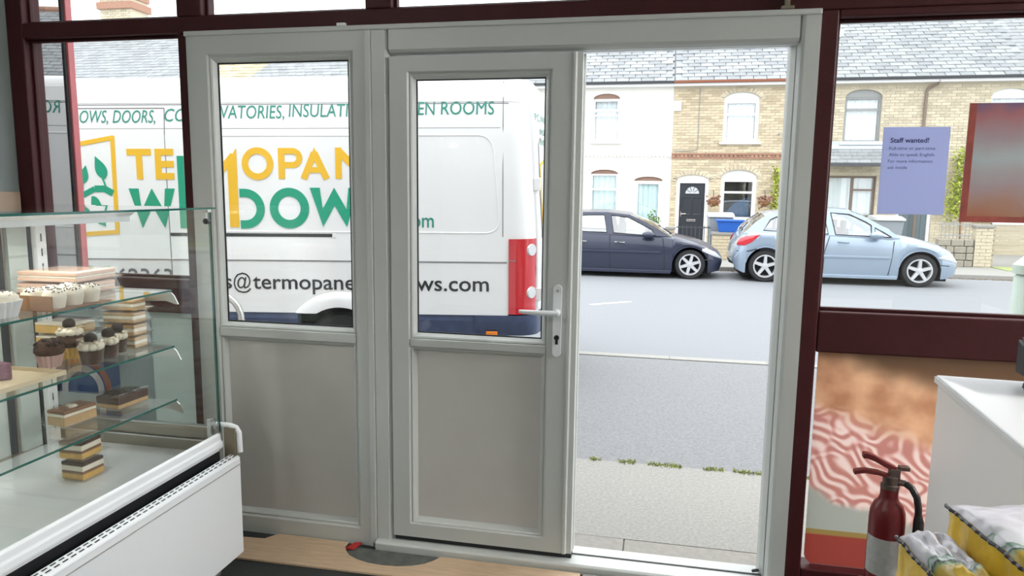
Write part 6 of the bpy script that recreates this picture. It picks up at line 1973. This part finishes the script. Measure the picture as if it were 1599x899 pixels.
# big geometric letters
class LB(MB):
    k = 0
    def add(s, vs, fs):
        s.k += 1
        d_ = 0.00012 * (s.k % 23)
        return MB.add(s, [(p[0], p[1] - d_, p[2]) for p in vs], fs)
def letters(nm, b, m):
    o = obj(nm, MB().add([(p[0], yin(p[2]) + p[1], p[2] + G) for p in b.v], b.f), m, V, local=True)
    return o
ya, yb2 = -0.004, -0.001
T1, B1 = 1.832, 1.598
wS = 0.050
b = LB()
b.box(-3.325, -3.130, ya, yb2, T1 - wS, T1).box(-3.252, -3.203, ya, yb2, B1, T1)                           # T
b.box(-3.100, -3.052, ya, yb2, B1, T1)                                                                      # E
for z in (B1, (T1 + B1) / 2 - wS / 2, T1 - wS):
    b.box(-3.052, -2.952, ya, yb2, z, z + wS)
b.box(-2.845, -2.797, ya, yb2, B1, T1)                                                                      # R
arc(b, -2.775, T1 - 0.072, 0.075, 0.072, wS * 0.9, -90, 90, ya, yb2, 16)
b.box(-2.797, -2.775, ya, yb2, T1 - wS * 0.9, T1).box(-2.797, -2.775, ya, yb2, T1 - 0.144, T1 - 0.144 + wS * 0.9)
stroke(b, (-2.785, T1 - 0.13), (-2.725, B1), wS, ya, yb2)
b.box(-2.690, -2.642, ya, yb2, B1, T1)                                                                      # M, its right leg runs down as a bar
stroke(b, (-2.665, T1 - 0.02), (-2.600, B1 + 0.03), wS, ya, yb2)
b.add([], [])
stroke(b, (-2.612, B1 + 0.03), (-2.475, T1 - 0.05), wS * 1.1, ya, yb2)
b.prism([(-2.525, T1 - 0.10), (-2.452, T1 + 0.004), (-2.452, 1.232), (-2.525, 1.232)], 'y', ya, yb2)
arc(b, -2.288, (T1 + B1) / 2 + 0.004, 0.124, 0.124, wS, 0, 360, ya, yb2, 40)                                # O
b.box(-2.125, -2.075, ya, yb2, B1 + 0.006, T1 + 0.006)                                                      # P
arc(b, -2.015, T1 - 0.070, 0.080, 0.076, wS * 0.92, -90, 90, ya, yb2, 18)
b.box(-2.075, -2.015, ya, yb2, T1 + 0.006 - wS * 0.92, T1 + 0.006).box(-2.075, -2.015, ya, yb2, T1 - 0.146, T1 - 0.146 + wS * 0.92)
stroke(b, (-1.930, B1 + 0.006), (-1.842, T1 - 0.03), wS, ya, yb2)                                           # A
stroke(b, (-1.750, B1 + 0.006), (-1.842, T1 - 0.03), wS, ya, yb2)
b.prism([(-1.872, T1 - 0.06), (-1.812, T1 - 0.06), (-1.842, T1 + 0.010)], 'y', ya, yb2)
b.box(-1.91, -1.79, ya, yb2, B1 + 0.052, B1 + 0.095)
b.box(-1.680, -1.632, ya, yb2, B1 + 0.008, T1 + 0.008).box(-1.490, -1.442, ya, yb2, B1 + 0.008, T1 + 0.008)  # N
stroke(b, (-1.662, T1 - 0.01), (-1.462, B1 + 0.03), wS * 1.1, ya, yb2)
b.box(-1.405, -1.357, ya, yb2, B1 + 0.01, T1 + 0.01)                                                         # E
for z in (B1, (T1 + B1) / 2 - wS / 2, T1 - wS):
    b.box(-1.357, -1.255, ya, yb2, z + 0.01, z + 0.01 + wS)
letters('yellow_letters', b, M['vyellow'])
T2, B2 = 1.528, 1.222
wS = 0.070
b = LB()
def wletter(x0, x1, b):
    m_, q_ = (x0 + x1) / 2, (x1 - x0) / 4
    b1, b2, s_ = x0 + q_ * 1.02, x1 - q_ * 1.02, 0.078
    b.prism([(x0, T2), (b1, B2), (m_, T2 - 0.135), (b2, B2), (x1, T2), (x1 - s_, T2), (b2, B2 + 0.135), (m_, T2), (b1, B2 + 0.135), (x0 + s_, T2)], 'y', ya, yb2)
wletter(-3.325, -2.955, b)
b.box(-2.925, -2.872, ya, yb2, B2, T2 + 0.25)                        # I
b.box(-2.835, -2.775, ya, yb2, B2, T2)                               # N
stroke(b, (-2.81, T2 - 0.02), (-2.605, B2 + 0.03), wS, ya, yb2)
b.box(-2.635, -2.580, ya, yb2, B2, T2)
arc(b, -2.400, (T2 + B2) / 2, 0.155, (T2 - B2) / 2, 0.064, -90, 90, ya, yb2, 26)   # D
b.box(-2.440, -2.400, ya, yb2, T2 - 0.064, T2).box(-2.440, -2.400, ya, yb2, B2, B2 + 0.064)
arc(b, -2.050, (T2 + B2) / 2 + 0.006, 0.155, 0.156, 0.066, 0, 360, ya, yb2, 44)    # O
T2 += 0.010; B2 += 0.018
wletter(-1.885, -1.505, b)
arc(b, -1.385, T2 - 0.080, 0.088, 0.084, 0.068, 50, 270, ya, yb2, 18)              # S
arc(b, -1.385, B2 + 0.080, 0.088, 0.090, 0.068, -130, 90, ya, yb2, 18)
letters('green_letters', b, M['vgreen'])
# door and leaf emblem
b = LB()
for q0, q1 in (((-3.98, 1.82), (-3.425, 1.918)), ((-3.432, 1.93), (-3.440, 1.185)), ((-3.425, 1.190), (-3.98, 1.150)), ((-3.965, 1.16), (-3.965, 1.83))):
    stroke(b, q0, q1, 0.034, ya, yb2)
letters('emblem_frame', b, M['vyellow'])
b = LB()
pp = [(-3.93, 1.33), (-3.80, 1.40), (-3.70, 1.475), (-3.60, 1.525), (-3.52, 1.525), (-3.455, 1.49)]
for (p0_, p1_), (w0, w1) in zip(zip(pp, pp[1:]), ((0.012, 0.018), (0.02, 0.03), (0.03, 0.045), (0.045, 0.05), (0.05, 0.045))):
    stroke(b, p0_, p1_, (w0 + w1) / 2 + 0.004, ya, yb2)
def vleaf(b, x, z, ln, wd, ang):
    pts = []
    for k in range(9):
        t = k / 8
        pts.append((t * ln, wd * math.sin(PI * t ** 0.8) * (1 - 0.3 * t)))
    for k in range(7, 0, -1):
        t = k / 8
        pts.append((t * ln, -wd * math.sin(PI * t ** 0.8) * (1 - 0.3 * t)))
    ca, sa = math.cos(R(ang)), math.sin(R(ang))
    b.prism([(x + p[0] * ca - p[1] * sa, z + p[0] * sa + p[1] * ca) for p in pts], 'y', ya, yb2)
vleaf(b, -3.51, 1.60, 0.19, 0.052, 112)
vleaf(b, -3.70, 1.56, 0.15, 0.042, 75)
vleaf(b, -3.575, 1.35, 0.13, 0.045, 115)
vleaf(b, -3.62, 1.47, 0.14, 0.030, -62)
vleaf(b, -3.60, 1.33, 0.12, 0.045, -55)
vleaf(b, -3.78, 1.36, 0.14, 0.042, -70)
stroke(b, (-3.505, 1.53), (-3.535, 1.62), 0.012, ya, yb2)
stroke(b, (-3.70, 1.48), (-3.695, 1.57), 0.012, ya, yb2)
letters('emblem_branch', b, M['vgreen'])
